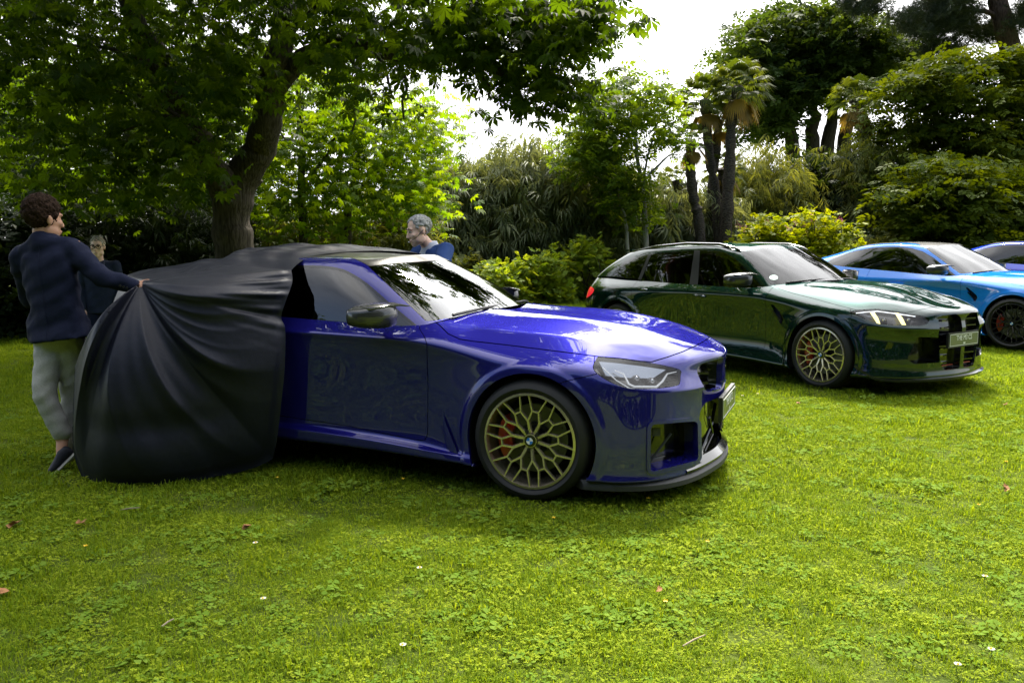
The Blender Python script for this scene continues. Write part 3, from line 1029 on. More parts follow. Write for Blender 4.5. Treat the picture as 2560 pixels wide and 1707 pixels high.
    G1 = [(-3.0,0,1.10),(-2.98,.22,1.10),(-2.95,.42,1.10),(-2.85,.60,1.09),(-2.5,.69,1.09),(-2.0,.722,1.10),(-1.5,.728,1.095),(-1.22,.718,1.075),(-1.06,.70,1.045),(-.93,.672,1.075),(-.85,.53,1.115),(-.76,.28,1.14),(-.73,0,1.148)]
    G2 = [(-2.55,0,1.24),(-2.53,.2,1.238),(-2.50,.36,1.235),(-2.42,.5,1.222),(-2.25,.59,1.225),(-1.95,.63,1.24),(-1.6,.637,1.247),(-1.40,.63,1.232),(-1.28,.617,1.208),(-1.175,.578,1.232),(-1.14,.43,1.272),(-1.08,.22,1.292),(-1.06,0,1.297)]
    G3 = [(-2.38,0,1.288),(-2.37,.18,1.286),(-2.34,.33,1.282),(-2.25,.46,1.272),(-2.12,.535,1.284),(-1.9,.563,1.298),(-1.62,.57,1.303),(-1.44,.565,1.298),(-1.34,.55,1.290),(-1.245,.515,1.282),(-1.205,.38,1.305),(-1.15,.2,1.318),(-1.13,0,1.321)]
    G0, G1, G2, G3 = map(sq, (G0, G1, G2, G3))
    GL = [G0, G1, G2, G3]
    def roofcap(i, k, K):
        e = G3[i]; we = e[1]; q = 1 - k / K
        t = (i - 3) / (9 - 3)
        xc = -2.236 + t * (1.106)
        x = e[0] * q * q + (e[0] * .35 + xc * .65) * (1 - q * q)
        zt = 1.338 - .035 * max(0, (abs(x + 1.75) / .6)) ** 2
        return (x, we * q, e[2] + (zt - e[2]) * (1 - q ** 2.2))
    gh = shell(GL, 9, 3, roofcap, rear=3, crease=[(3, 5, 12, .6)])
    P = px(gh.V)
    ws = [(921,666),(1065,803),(1088,801.5),(1224,778.5),(1335,763.5),(1335,640),(1116,650.5),(1066.7,653.7),(992,657.5)]
    fr = gh.V[:, 3] > 8.3
    wsd = np.where(fr & (gh.z < 1.32), pdist(P, ws), -50.)
    wind, gh = gh.clip(wsd, .3)
    P = px(gh.V)
    rf = [(500,652),(700,647),(778,643.5),(842,641.5),(880,645),(902,654),(923,665.8),(992,657.3),(1066,653.3),(1116,650),(1300,600),(500,500)]
    roof, gh = gh.clip(np.where(gh.z > 1.2, pdist(P, rf), -50.), .5)
    P = px(gh.V)
    win = smooth_poly([(600,673),(700,670.5),(782.5,670.5),(830,674),(866,684),(906,708),(940,736),(970.5,763),(1005,791.5),(1036,817)], 4, False) + [(1000,815),(786.8,797.5),(600,786)]
    wd = np.where((gh.x < -.6) & (gh.z > .85), pdist(P, win), -50.)
    glass, gh2 = gh.clip(wd, 0)
    P = px(gh2.V)
    wd = np.where((gh2.x < -.6) & (gh2.z > .85), pdist(P, win) + 7, -50.)
    trim, gh3 = gh2.clip(wd, 0)
    # thin shut line of the door frame
    gh3.lip(.015).obj('pillar_frame', M_BLUE, root)
    roof.lip(.012).obj('roof', M_CARBON_ROOF, root)
    wo = wind.obj('windscreen', M_GLASS, root)
    # black border band inside the windscreen
    P = px(wind.V)
    e = pdist(P, ws)
    band, _ = wind.shift(-.004).clip(np.where(e < 200, 7 - e, -1))
    band.obj('windscreen_border', M_GLOSS, wo)
    for sg in (-1, 1):
        glass.side(sg).obj('side_window', M_GLASS_D, root)
        trim.side(sg).lip(.01).obj('window_trim', M_GLOSS, root)
        mirror(root, -.90, sg * .90, .992, M_CARBON, sg)
        MB().tube([(-.60, sg * .62, .975), (-.52, sg * .36, 1.0), (-.50, sg * .08, 1.008)], [.010, .008, .005], 6).build('wiper', M_TRIM, root)
        wheel(root, 0, sg * (.935 - .1325), sg, M_RIM, steer=-.01, roll=.12)
        wheel(root, -2.49, sg * (.935 - .1425), sg, M_RIM, W=.285)
        # fin behind the front wheel
        MB().add([(-.545, sg * .885, .44), (-.50, sg * .905, .24), (-.43, sg * .915, .215), (-.52, sg * .89, .24)], [(0, 1, 2), (0, 3, 1)]).build('fender_fin', M_BLUE, root)
    # floor and dark cabin
    MB().box((-1.5, 0, .42), (2.3, 1.4, .5)).build('cabin_floor', M_VOID, root)
    MB().box((-.75, 0, .86), (.35, 1.36, .10), Matrix.Rotation(.12, 3, 'Y')).build('dashboard', M_SEAT, root)
    MB().box((-1.5, 0, .19), (3.9, 1.5, .03)).build('underbody', M_VOID, root)
    MB().box((.30, 0, .45), (.75, .9, .5)).build('engine_block', M_VOID, root)
    seats(root, [(-1.35, -.36), (-1.35, .36)])
    return root

M_CHROME_DARK = mat('lamp_housing_chrome', (0.42, 0.44, 0.47), 0.22, 1.0)
def lamp_inside(ln, px, parent, sg):
    """chrome reflectors, a bright stepped light guide and dark louvres behind the headlamp glass"""
    q = lambda p, d: on_surf(ln, px, p, d, sg)
    # chrome shelf in the upper part
    mb = MB(); slab(mb, [q((1500, 897), .02), q((1552, 901), .022), (q((1602, 908), .022)), q((1668, 920), .022), q((1640, 935), .05), q((1580, 930), .05), q((1520, 925), .045)], (-.004, 0, -.004))
    mb.build('lamp_reflector', M_CHROME_DARK, parent, 30)
    # stepped daylight guide: down, along the bottom edge, up again
    outer = [(1540, 922), (1560, 930), (1576, 955), (1590, 962), (1645, 963), (1658, 950), (1672, 932), (1694, 927)]
    mb = MB(); mb.tube([q(p, .016) for p in outer], [.004, .007, .009, .010, .010, .009, .007, .004], 8, flat=.6)
    mb.build('light_guide', M_LIGHTBAR, parent, 40)
    inner = [(1510, 912), (1545, 945), (1575, 966), (1600, 968)]
    mb = MB(); mb.tube([q(p, .020) for p in inner], .003, 6); mb.build('light_guide', M_LIGHTBAR, parent, 40)
    for c in ((1597, 938), (1634, 944)):
        o = (q(c, 0) - q(c, .05)).normalized(); p = q(c, .045)
        mb = MB(); mb.tube([p - o * .02, p, p + o * .014], [.026, .026, .022], 18); mb.build('lamp_projector', M_GLOSS, parent)
        mb = MB(); ellipsoid(mb, p + o * .012, (.019, .019, .019)); mb.build('projector_lens', M_CHROME, parent, 60)
    for k in range(5):
        y = 934 + 6.5 * k
        mb = MB(); mb.tube([q((1668 - k * 3, y), .018), q((1697, y - 2), .018)], .0035, 6); mb.build('lamp_louvre', M_TRIM, parent)
# ================================================================ the estate and the coupes behind
def sports_body(kind, paint, root, lv, pose):
    """shared front of the green estate and the bright blue coupe; cut lines are set in the estate's own pose"""
    px = pixfn(POSE_M3)
    est = kind == 'estate'
    T = [(-3.66,0,.98),(-3.64,.42,.98),(-3.54,.66,.98),(-3.25,.76,.98),(-2.857,.79,.965),(-2.3,.80,.947),(-1.6,.80,.938),(-1.0,.795,.932),(-.72,.757,.962),(-.46,.72,.944),(-.2,.70,.93),(0,.69,.915),(.2,.68,.892),(.36,.67,.862),(.5,.65,.828),(.64,.615,.787),(.745,.50,.775),(.81,.37,.775),(.85,.235,.775),(.868,.11,.775),(.873,0,.775)]
    if not est:
        zz = [1.05,1.05,1.04,1.04,1.05,1.01,.965,.925,.935]
        T = [(p[0], p[1], zz[i] if i < 9 else p[2] - .02 * max(0, 1 - (i - 9) / 4)) for i, p in enumerate(T)]
    L6 = [(-3.70,0,.86),(-3.68,.45,.86),(-3.58,.74,.86),(-3.3,.87,.86),(-2.857,.918,.86),(-2.3,.903,.86),(-1.6,.886,.86),(-1.0,.884,.858),(-.68,.883,.853),(-.44,.880,.842),(-.2,.882,.822),(0,.882,.805),(.2,.875,.787),(.36,.845,.768),(.5,.79,.745),(.64,.71,.725),(.745,.59,.715),(.81,.45,.71),(.85,.28,.71),(.872,.13,.71),(.878,0,.71)]
    L5 = [(-3.73,0,.74),(-3.71,.47,.74),(-3.62,.78,.74),(-3.3,.905,.74),(-2.857,.938,.74),(-2.3,.908,.75),(-1.6,.878,.77),(-1.0,.876,.77),(-.68,.878,.765),(-.44,.892,.75),(-.2,.915,.735),(0,.925,.72),(.2,.92,.70),(.36,.90,.675),(.5,.858,.655),(.64,.785,.64),(.755,.66,.63),(.825,.49,.625),(.868,.3,.62),(.888,.14,.62),(.893,0,.62)]
    L4 = [(-3.75,0,.55),(-3.73,.47,.55),(-3.64,.79,.55),(-3.3,.91,.55),(-2.857,.945,.58),(-2.3,.895,.58),(-1.6,.868,.58),(-1.0,.866,.58),(-.68,.868,.58),(-.44,.895,.58),(-.2,.93,.58),(0,.937,.58),(.2,.93,.56),(.38,.91,.53),(.51,.865,.52),(.645,.785,.515),(.75,.66,.51),(.815,.5,.51),(.862,.3,.51),(.888,.14,.51),(.893,0,.51)]
    L3 = [(-3.73,0,.38),(-3.71,.46,.38),(-3.6,.78,.38),(-3.3,.90,.38),(-2.857,.94,.38),(-2.3,.89,.37),(-1.6,.866,.36),(-1.0,.866,.35),(-.68,.868,.345),(-.44,.90,.345),(-.2,.93,.36),(0,.937,.36),(.2,.93,.36),(.39,.91,.37),(.52,.865,.37),(.65,.785,.37),(.75,.66,.37),(.815,.5,.37),(.862,.3,.37),(.886,.14,.37),(.891,0,.37)]
    L2 = [(-3.68,0,.26),(-3.66,.44,.26),(-3.56,.75,.26),(-3.3,.87,.26),(-2.857,.90,.26),(-2.3,.90,.26),(-1.6,.90,.255),(-1.0,.905,.245),(-.68,.912,.235),(-.44,.92,.225),(-.2,.935,.22),(0,.937,.22),(.2,.93,.22),(.395,.912,.225),(.525,.868,.225),(.655,.785,.225),(.752,.66,.225),(.815,.5,.225),(.862,.3,.225),(.886,.14,.225),(.891,0,.225)]
    L1 = [(p[0] * .99, p[1] * .98, p[2] - .07) for p in L2]
    L0 = [(-3.4,0,.16),(-3.35,.3,.16),(-3.3,.5,.16),(-3,.6,.16),(-2.8,.6,.16),(-2.2,.6,.16),(-1.6,.6,.16),(-1.0,.6,.16),(-.68,.6,.16),(-.44,.6,.155),(-.2,.6,.15),(0,.6,.15),(.2,.6,.15),(.38,.6,.145),(.45,.55,.142),(.52,.5,.142),(.58,.42,.142),(.62,.32,.142),(.65,.2,.142),(.66,.1,.142),(.66,0,.142)]
    for i in (14, 15, 16, 17):
        x, w, z = L5[i]; L5[i] = (x + .012, w + .010, z)
        x, w, z = L4[i]; L4[i] = (x - .014, w - .012, z + .014)
    if est:
        for i in (5, 6, 7): T[i] = (T[i][0], .828, T[i][2])
    LL = [L0, L1, L2, L3, L4, L5, L6, T]
    dz = 0 if est else -.02
    zc = lerp_fn([(-.7,1.018 + dz),(-.4,1.002 + dz),(-.1,.990 + dz),(.17,.965),(.42,.912),(.6,.860),(.72,.822),(.80,.797),(.873,.776)])
    dome = lambda x, w: .020 * math.exp(-((w - (.20 + .12 * (.8 - x))) / .065) ** 2) * min(1, max(0, (.75 - x) / .4)) * (1 if x > -.5 else .5) - .012 * math.exp(-(w / .12) ** 2)
    body = shell(LL, 15, 8, hood_cap(LL, 15, 8, zc, 2.4, .24, dome), crease=[(2, 5, 9, 1.6), (6, 3, 8, .8), (5, 13, 20, 2.4)], lv=lv)
    flare(body, 0); flare(body, -2.857)
    body, _ = body.clip(arch_d(body, 0, .375)); body, _ = body.clip(arch_d(body, -2.857, .375))
    g = .45
    hoodline = [(1936,713),(1948,722),(1985,734),(2040,748),(2090,762),(2141,775),(2191.8,772.5),(2264.8,782),(2305,773),(2350,764.4),(2385,764.5),(2397,762)]
    hp = hoodline + [(2440,700),(2200,640),(1936,640)]
    hood, body = body.clip(np.where((body.z > .68) & (body.x > -.76), pdist(px(body.V), hp), -50.), g)
    hl = smooth_poly([(2123,780.5),(2141,776),(2191.8,773.2),(2264.8,783),(2305,790),(2322,796),(2320,806),(2304,813.5),(2260,813.5),(2222.7,812),(2195,808.5),(2170,801),(2145,790)], 4)
    lamp, body = body.clip(np.where((body.z > .5) & (body.x > .1), pdist(px(body.V), hl), -50.), .2)
    it = rounded([(2293,842),(2347,844),(2350,906),(2284,910),(2268,896)], 6)
    intake, body = body.clip(np.where((body.x > .4) & (body.w > .2), pdist(px(body.V), it), -50.))
    FW = lambda S: np.stack([S.w, S.z], 1)
    kp = rounded([(.032,.70),(.125,.752),(.335,.742),(.365,.70),(.375,.6),(.35,.45),(.31,.28),(.27,.235),(.032,.235)], .03)
    kid, body = body.clip(np.where(body.x > .5, pdist(FW(body), kp), -1.))
    bp = [(2100,800),(2118,800),(2130,790),(2125,778),(2160,650),(2700,600),(2700,1100),(2100,1100)]
    bump, body = body.clip(np.where(body.x > .1, pdist(px(body.V), bp), -50.), g)
    doors = []
    SP = lambda S: np.stack([S.x, S.z], 1)
    if est:
        dps = [[(-1.755,1.2),(-1.755,.66),(-1.72,.42),(-1.71,.30),(-.70,.29),(-.683,.34),(-.683,.88),(-.70,1.2)],
               [(-2.64,1.2),(-2.62,.75),(-2.52,.55),(-2.44,.42),(-2.38,.32),(-1.71,.30),(-1.72,.42),(-1.755,.66),(-1.755,1.2)]]
    else:
        dps = [[(-2.0,1.2),(-2.04,.75),(-1.98,.42),(-1.95,.30),(-.70,.29),(-.683,.34),(-.683,.88),(-.70,1.2)]]
    for d in dps:
        q, body = body.clip(np.where(body.w > .5, pdist(SP(body), rounded(d, .05)), -1.), .0022)
        doors.append(q)
    # vent behind the front wheel
    vp = rounded([(-.622,.785),(-.585,.78),(-.455,.672),(-.452,.65),(-.475,.585),(-.50,.60)], .012)
    vent, body = body.clip(np.where(body.w > .5, pdist(SP(body), vp), -1.))
    fend, body = body.clip(np.where((body.z > .14), np.minimum(body.x + .683, body.w - .55), -1.), .0)
    if est:
        tp = smooth_poly([(-3.72,.80),(-3.60,.84),(-3.42,.835),(-3.36,.80),(-3.42,.745),(-3.55,.70),(-3.70,.69)], 4)
        tail, body = body.clip(np.where((body.w > .55) & (body.x < -3.2), pdist(SP(body), tp), -1.), .002)
        for sg in (-1, 1): tail.side(sg).lip(.01).obj('tail_light', M_TAIL, root)
    hood.lip(.02).obj('hood', paint, root)
    bump.lip(.02).obj('front_bumper', paint, root)
    body.lip(.02).obj('body', paint, root)
    for sg in (-1, 1):
        for q in doors: q.side(sg).lip(.02).obj('door', paint, root)
        fend.side(sg).lip(.02).obj('front_fender', paint, root)
        v = vent.side(sg); v.bowl((0, -.035, 0), True, .92).obj('fender_vent', M_GLOSS, root, 30)
        MB().box((-.53, sg * .900, .675), (.13, .010, .014), Matrix.Rotation(.75, 3, 'Y')).build('vent_blade', M_GLOSS, root)
        ln = lamp.side(sg)
        lo = ln.obj('headlight', M_LENS, root)
        ln.shift(-.004).bowl((-.03, -.06, 0), True, .93).obj('lamp_housing', M_GLOSS, lo, 30)
        q = lambda p, d: on_surf(ln, px, p, d, sg)
        for x0 in (2178, 2241):      # two slanted yellow light bars, each with a projector beside it
            mb = MB(); slab(mb, [q((x0 - 2, 777), .012), q((x0 + 9, 777.5), .012), q((x0 + 17, 793), .012), q((x0 + 25, 810), .012), q((x0 + 17, 810), .012), q((x0 + 7, 793), .012)], (-.006, -.004 * -sg, 0))
            mb.build('light_bar', M_YBAR, lo, 30)
            c = (x0 + 32, 796)
            o = (q(c, 0) - q(c, .04)).normalized(); p = q(c, .04)
            mb = MB(); mb.tube([p - o * .02, p + o * .012], [.028, .026], 16); mb.build('lamp_projector', M_TRIM, lo)
            mb = MB(); ellipsoid(mb, p + o * .010, (.018, .018, .018)); mb.build('projector_lens', M_CHROME, lo, 60)
        mb = MB(); mb.tube([q((2140, 781), .012), q((2165, 776.5), .012), q((2195, 776), .012), q((2240, 781), .012), q((2290, 790), .012)], .004, 6); mb.build('light_guide', M_WBAR, lo)
        for k in range(4):
            mb = MB(); mb.tube([q((2150 + 7 * k, 784 + 2 * k), .014), q((2160 + 7 * k, 783 + 2 * k), .014)], .0035, 6); mb.build('lamp_louvre', M_CHROME, lo)
        iv = intake.side(sg)
        iv.bowl((-.12, -.05, 0), True, .92).obj('intake_duct', M_GLOSS, root, 30)
        for k in range(3):
            c = np.array([.60 + .03 * k, sg * (.80 - .045 * k), .40])
            MB().box(tuple(c), (.012, .05, .22), Matrix.Rotation(sg * .9, 3, 'Z') @ Matrix.Rotation(sg * .35, 3, 'X')).build('bumper_blade', M_GLOSS, root)
        kv = kid.side(sg)
        kg = kv.bowl((-.07, 0, 0), True, .95).obj('kidney_grille', M_GLOSS, root, 30)
        for k in range(7):
            z = .30 + .065 * k
            MB().box((.815, sg * .19, z), (.03, .27 - .01 * abs(k - 4), .012), Matrix.Rotation(sg * -.12, 3, 'Z')).build('grille_bar', M_GLOSS, kg)
        MB().box((.835, sg * .16, .27), (.012, .2, .008)).build('orange_grille_trim', M_ORANGE, kg)
        arch_liner(root, 0, .388, sg); arch_liner(root, -2.857, .388, sg)
    # splitter
    V = []; F = []
    plan = [(.37,.93,.275),(.45,.905,.225),(.55,.87,.175),(.66,.79,.165),(.77,.66,.165),(.84,.5,.165),(.885,.3,.165),(.905,.14,.165),(.91,0,.165)]
    plan = [tuple(p) for p in smooth_poly(plan, 4, False)]
    full = [(x, -w, z) for x, w, z in plan] + [(x, w, z) for x, w, z in plan[::-1][1:]]
    for (x, y, z) in full:
        V += [(x - .14, y * .85, z + .02), (x - .02, y * .98, z + .012), (x + .012, y * 1.004, z + .004), (x + .006, y, z - .018), (x - .14, y * .85, z - .02)]
    for i in range(len(full) - 1):
        for k in range(5):
            k2 = (k + 1) % 5
            F.append((i * 5 + k, (i + 1) * 5 + k, (i + 1) * 5 + k2, i * 5 + k2))
    F.append(tuple(range(5))); F.append(tuple(range((len(full) - 1) * 5, len(full) * 5))[::-1])
    MB().add(V, F).build('splitter', M_CARBON, root, 40)
    mb = MB()
    mb.box((-1.55, 0, .42), (2.6, 1.4, .5)); mb.build('cabin_floor', M_VOID, root)
    MB().box((-.80, 0, .875), (.35, 1.36, .09), Matrix.Rotation(.12, 3, 'Y')).build('dashboard', M_SEAT, root)
    MB().box((-1.5, 0, .19), (4.0, 1.5, .03)).build('underbody', M_VOID, root)
    MB().box((.30, 0, .45), (.75, .9, .5)).build('engine_block', M_VOID, root)
    # pale strut on the sill in front of the rear wheel
    return px

def greenhouse(GL, roofz, xr, px, lv):
    G3 = GL[-1]
    def roofcap(i, k, K):
        e = G3[i]; we = e[1]; q = 1 - k / K
        t = (i - 3) / 6
        xc = xr[0] + t * (xr[1] - xr[0])
        x = e[0] * q * q + (e[0] * .35 + xc * .65) * (1 - q * q)
        zt = roofz(x)
        return (x, we * q, e[2] + (zt - e[2]) * (1 - q ** 2.2))
    return shell(GL, 9, 3, roofcap, rear=3, crease=[(3, 5, 12, .6)], lv=lv)

def build_estate():
    root = car_root('car', POSE_M3, 'dark green estate car with roof rails, gold wheels and lit yellow headlights', 'cars on the lawn')
    px = sports_body('estate', M_GREEN, root, 4, POSE_M3)
    G0 = [(-3.60,0,.96),(-3.58,.25,.96),(-3.56,.56,.965),(-3.46,.74,.975),(-3.0,.80,.985),(-2.3,.825,.945),(-1.6,.825,.937),(-1.15,.825,.930),(-.87,.79,.930),(-.74,.757,.963),(-.62,.58,.985),(-.52,.3,1.005),(-.48,0,1.012)]
    G1 = [(-3.40,0,1.12),(-3.38,.24,1.12),(-3.36,.52,1.12),(-3.29,.69,1.115),(-2.95,.755,1.125),(-2.3,.755,1.12),(-1.6,.752,1.12),(-1.25,.745,1.105),(-1.08,.725,1.09),(-.96,.69,1.12),(-.88,.53,1.16),(-.80,.28,1.18),(-.77,0,1.19)]
    G2 = [(-3.12,0,1.29),(-3.11,.2,1.288),(-3.10,.46,1.283),(-3.05,.61,1.262),(-2.78,.68,1.275),(-2.25,.685,1.30),(-1.7,.685,1.318),(-1.45,.675,1.308),(-1.32,.655,1.285),(-1.22,.605,1.30),(-1.17,.45,1.335),(-1.11,.22,1.355),(-1.09,0,1.36)]
    G3 = [(-3.05,0,1.325),(-3.04,.18,1.323),(-3.03,.42,1.322),(-2.98,.55,1.308),(-2.70,.60,1.342),(-2.2,.605,1.362),(-1.75,.605,1.378),(-1.52,.595,1.37),(-1.40,.575,1.355),(-1.30,.53,1.345),(-1.25,.39,1.37),(-1.2,.2,1.383),(-1.18,0,1.387)]
    gh = greenhouse([G0, G1, G2, G3], lambda x: 1.408 - .035 * max(0, abs(x + 1.9) / 1.1) ** 2, (-3.05, -1.18), px, 4)
    ws = [(1849.5,629),(1926,711),(1960,709),(2040,702.5),(2140,697.5),(2140,600),(1992.6,622),(1930,621),(1890,623)]
    wind, gh = gh.clip(np.where((gh.V[:, 3] > 8.3) & (gh.z < 1.385), pdist(px(gh.V), ws), -50.), .2)
    win = [(1531,689.5),(1546,674),(1563,657.5),(1602,642),(1640,635.5),(1739,626),(1798,628.5),(1815,634),(1832,643.5),(1857,667),(1908,721),(1743,712),(1724,711.5),(1634,705.5),(1594,703.5),(1555,698)]
    glass, gh = gh.clip(np.where((gh.x < -.6) & (gh.z > .85), pdist(px(gh.V), win), -50.))
    trim, gh = gh.clip(np.where((gh.x < -.6) & (gh.z > .85), pdist(px(gh.V), win) + 2.2, -50.))
    gh.lip(.012).obj('pillar_frame', M_GREEN, root)
    wo = wind.obj('windscreen', M_GLASS_E, root)
    e = pdist(px(wind.V), ws)
    band, _ = wind.shift(-.004).clip(np.where(e < 200, 2.2 - e, -1)); band.obj('windscreen_border', M_GLOSS, wo)
    # pillars between the side windows
    for st in ([(1624,630),(1631,630),(1599,710),(1590,710)], [(1646.5,630),(1649.5,630),(1636.5,712),(1633,712)], [(1737,620),(1750.5,620),(1744.5,716),(1723,716)]):
        q, glass = glass.clip(pdist(px(glass.V), st))
        for sg in (-1, 1):
            for isl in q.side(sg).islands(2): isl.shift(.003).lip(.008).obj('window_pillar', M_TRIM, root)
    front, rearg = glass.clip(px(glass.V)[:, 0] - 1744)
    for sg in (-1, 1):
        front.side(sg).obj('front_side_window', M_GLASS_D, root)
        for isl in rearg.side(sg).islands(): isl.obj('rear_side_window', M_PRIV, root)
        trim.side(sg).lip(.008).obj('window_trim', M_GLOSS, root)
        mirror(root, -.93, sg * .90, 1.03, M_CARBON, sg)
        MB().tube([(-3.02, sg * .60, 1.265), (-2.9, sg * .615, 1.305), (-2.54, sg * .62, 1.362), (-2.02, sg * .62, 1.398), (-1.54, sg * .615, 1.390), (-1.32, sg * .605, 1.348), (-1.26, sg * .60, 1.320)], [.012, .015, .016, .016, .016, .015, .012], 8).build('roof_rail', M_GLOSS, root)
        for x, z in ((-2.447, .852), (-1.578, .82)):
            h = MB().tube([(x - .09, sg * .885, z + .008), (x - .06, sg * .905, z + .008), (x + .06, sg * .908, z), (x + .09, sg * .886, z - .002)], [.012, .014, .014, .012], 8).build('door_handle', M_GREEN, root)
        wheel(root, 0, sg * (.935 - .1325), sg, M_RIM, steer=.0, roll=.3)
        wheel(root, -2.857, sg * (.935 - .1425), sg, M_RIM, W=.285)
        MB().tube([(-.64, sg * .62, .995), (-.54, sg * .36, 1.02), (-.52, sg * .08, 1.03)], [.010, .008, .005], 6).build('wiper', M_TRIM, root)
    # small roof spoiler and round sticker low in the windscreen corner
    MB().poly([(-3.0,-.56),(-3.17,-.52),(-3.21,-.2),(-3.22,0),(-3.21,.2),(-3.17,.52),(-3.0,.56)], 1.300, 1.322, lambda a, b, d: (a, b, d)).build('roof_spoiler', M_GREEN, root)
    st, _ = wind.shift(.002).clip(np.where(wind.y < 0, 1 - np.hypot((px(wind.V)[:, 0] - 1934) / 11, (px(wind.V)[:, 1] - 694) / 6.5), -1))
    st.obj('round_sticker', mat('pale_green_sticker', (.45, .62, .56), .5), wo)
    seats(root, [(-1.4, -.36), (-1.4, .36), (-2.35, 0)], .03)
    number_plate(root, .885, .51, 'THE M3 CS')
    return root

def build_coupe():
    root = car_root('car', POSE_M4, 'bright sky blue coupe with black roof and black wheels beside the green estate', 'cars on the lawn')
    sports_body('coupe', M_LBLUE, root, 3, POSE_M4)
    px = pixfn(POSE_M4)
    Z = lambda L: [(2040 + a / 4.523, 570 + b / 4.523) for a, b in L]
    G0 = [(-3.62,0,1.03),(-3.6,.25,1.03),(-3.54,.5,1.03),(-3.4,.68,1.03),(-2.75,.785,1.04),(-2.2,.797,1.00),(-1.6,.797,.962),(-1.15,.795,.928),(-.87,.79,.905),(-.74,.757,.933),(-.62,.58,.96),(-.52,.3,.98),(-.48,0,.987)]
    G1 = [(-3.15,0,1.13),(-3.14,.22,1.13),(-3.1,.42,1.13),(-3.0,.60,1.12),(-2.6,.70,1.15),(-2.2,.735,1.14),(-1.6,.745,1.13),(-1.25,.74,1.09),(-1.08,.72,1.06),(-.96,.685,1.09),(-.88,.53,1.13),(-.80,.28,1.155),(-.77,0,1.16)]
    G2 = [(-2.75,0,1.25),(-2.74,.2,1.25),(-2.72,.36,1.245),(-2.68,.52,1.215),(-2.5,.62,1.24),(-2.2,.655,1.28),(-1.75,.67,1.31),(-1.47,.665,1.285),(-1.32,.645,1.245),(-1.21,.60,1.265),(-1.17,.45,1.30),(-1.11,.22,1.32),(-1.09,0,1.325)]
    G3 = [(-2.55,0,1.31),(-2.54,.18,1.31),(-2.5,.34,1.305),(-2.45,.47,1.285),(-2.35,.56,1.315),(-2.1,.60,1.345),(-1.75,.605,1.362),(-1.52,.595,1.352),(-1.40,.575,1.335),(-1.30,.53,1.325),(-1.25,.39,1.35),(-1.2,.2,1.363),(-1.18,0,1.367)]
    gh = greenhouse([G0, G1, G2, G3], lambda x: 1.395 - .05 * max(0, abs(x + 1.75) / .8) ** 2, (-2.55, -1.18), px, 3)
    ws = Z([(1240,230),(1630,518),(1840,500),(2060,488),(2215,468),(2215,150),(1600,190),(1400,202)])
    wind, gh = gh.clip(np.where((gh.V[:, 3] > 8.3) & (gh.z < 1.385), pdist(px(gh.V), ws), -50.), .2)
    rf = Z([(200,190),(520,208),(700,180),(1000,165),(1150,180),(1235,228),(1400,202),(1600,190),(1900,60),(200,60)])
    roof, gh = gh.clip(np.where(gh.z > 1.2, pdist(px(gh.V), rf), -50.), .2)
    win = Z([(125,395),(190,350),(280,315),(430,270),(640,230),(820,221),(960,222),(1080,235),(1200,270),(1330,345),(1610,572),(1400,552),(1000,505),(640,472),(380,440),(180,412)])
    glass, gh = gh.clip(np.where((gh.x < -.6) & (gh.z > .85), pdist(px(gh.V), win), -50.))
    trim, gh = gh.clip(np.where((gh.x < -.6) & (gh.z > .85), pdist(px(gh.V), win) + 1.6, -50.))
    gh.lip(.012).obj('pillar_frame', M_LBLUE, root)
    roof.lip(.01).obj('roof', M_CARBON_ROOF, root)
    wo = wind.obj('windscreen', M_GLASS, root)
    e = pdist(px(wind.V), ws)
    band, _ = wind.shift(-.004).clip(np.where(e < 200, 1.8 - e, -1)); band.obj('windscreen_border', M_GLOSS, wo)
    q, glass = glass.clip(pdist(px(glass.V), Z([(632,200),(652,200),(652,500),(632,500)])))
    for sg in (-1, 1):
        for isl in q.side(sg).islands(2): isl.shift(.003).lip(.008).obj('window_pillar', M_TRIM, root)
        f, r = glass.side(sg).clip(px(glass.side(sg).V)[:, 0] - 2040 - 642 / 4.523)
        f.obj('front_side_window', M_GLASS_D, root); r.obj('rear_side_window', M_GLASS_D, root)
        trim.side(sg).lip(.008).obj('window_trim', M_GLOSS, root)
        mirror(root, -.93, sg * .90, 1.015, M_CARBON, sg)
        MB().tube([(-1.68, sg * .886, .80), (-1.65, sg * .905, .80), (-1.50, sg * .908, .795), (-1.47, sg * .886, .793)], [.012, .014, .014, .012], 8).build('door_handle', M_LBLUE, root)
        wheel(root, 0, sg * (.935 - .1325), sg, M_RIM_DARK, roll=.2)
        wheel(root, -2.857, sg * (.935 - .1425), sg, M_RIM_DARK, W=.285)
        MB().tube([(-.64, sg * .62, .97), (-.54, sg * .36, .995), (-.52, sg * .08, 1.005)], [.010, .008, .005], 6).build('wiper', M_TRIM, root)
    seats(root, [(-1.45, -.36), (-1.45, .36), (-2.3, -.32), (-2.3, .32)], 0)
    # black centre stripe on the bonnet is bare carbon
    return root

def recolour(root, a, b):
    for o in root.children_recursive:
        if o.type == 'MESH' and o.data.materials and o.data.materials[0] == a:
            o.material_slots[0].link = 'OBJECT'
            o.material_slots[0].material = b

def build_cars():
    build_m2(); build_estate()
    c = build_coupe()
    d = copy_tree(c)
    d.location = (POSE_M5[0], POSE_M5[1], POSE_M5[3]); d.rotation_euler = (0, 0, -POSE_M5[2])
    d['label'] = 'royal blue car with dark roof at the right edge, behind the sky blue coupe'
    recolour(d, M_LBLUE, M_DBLUE)
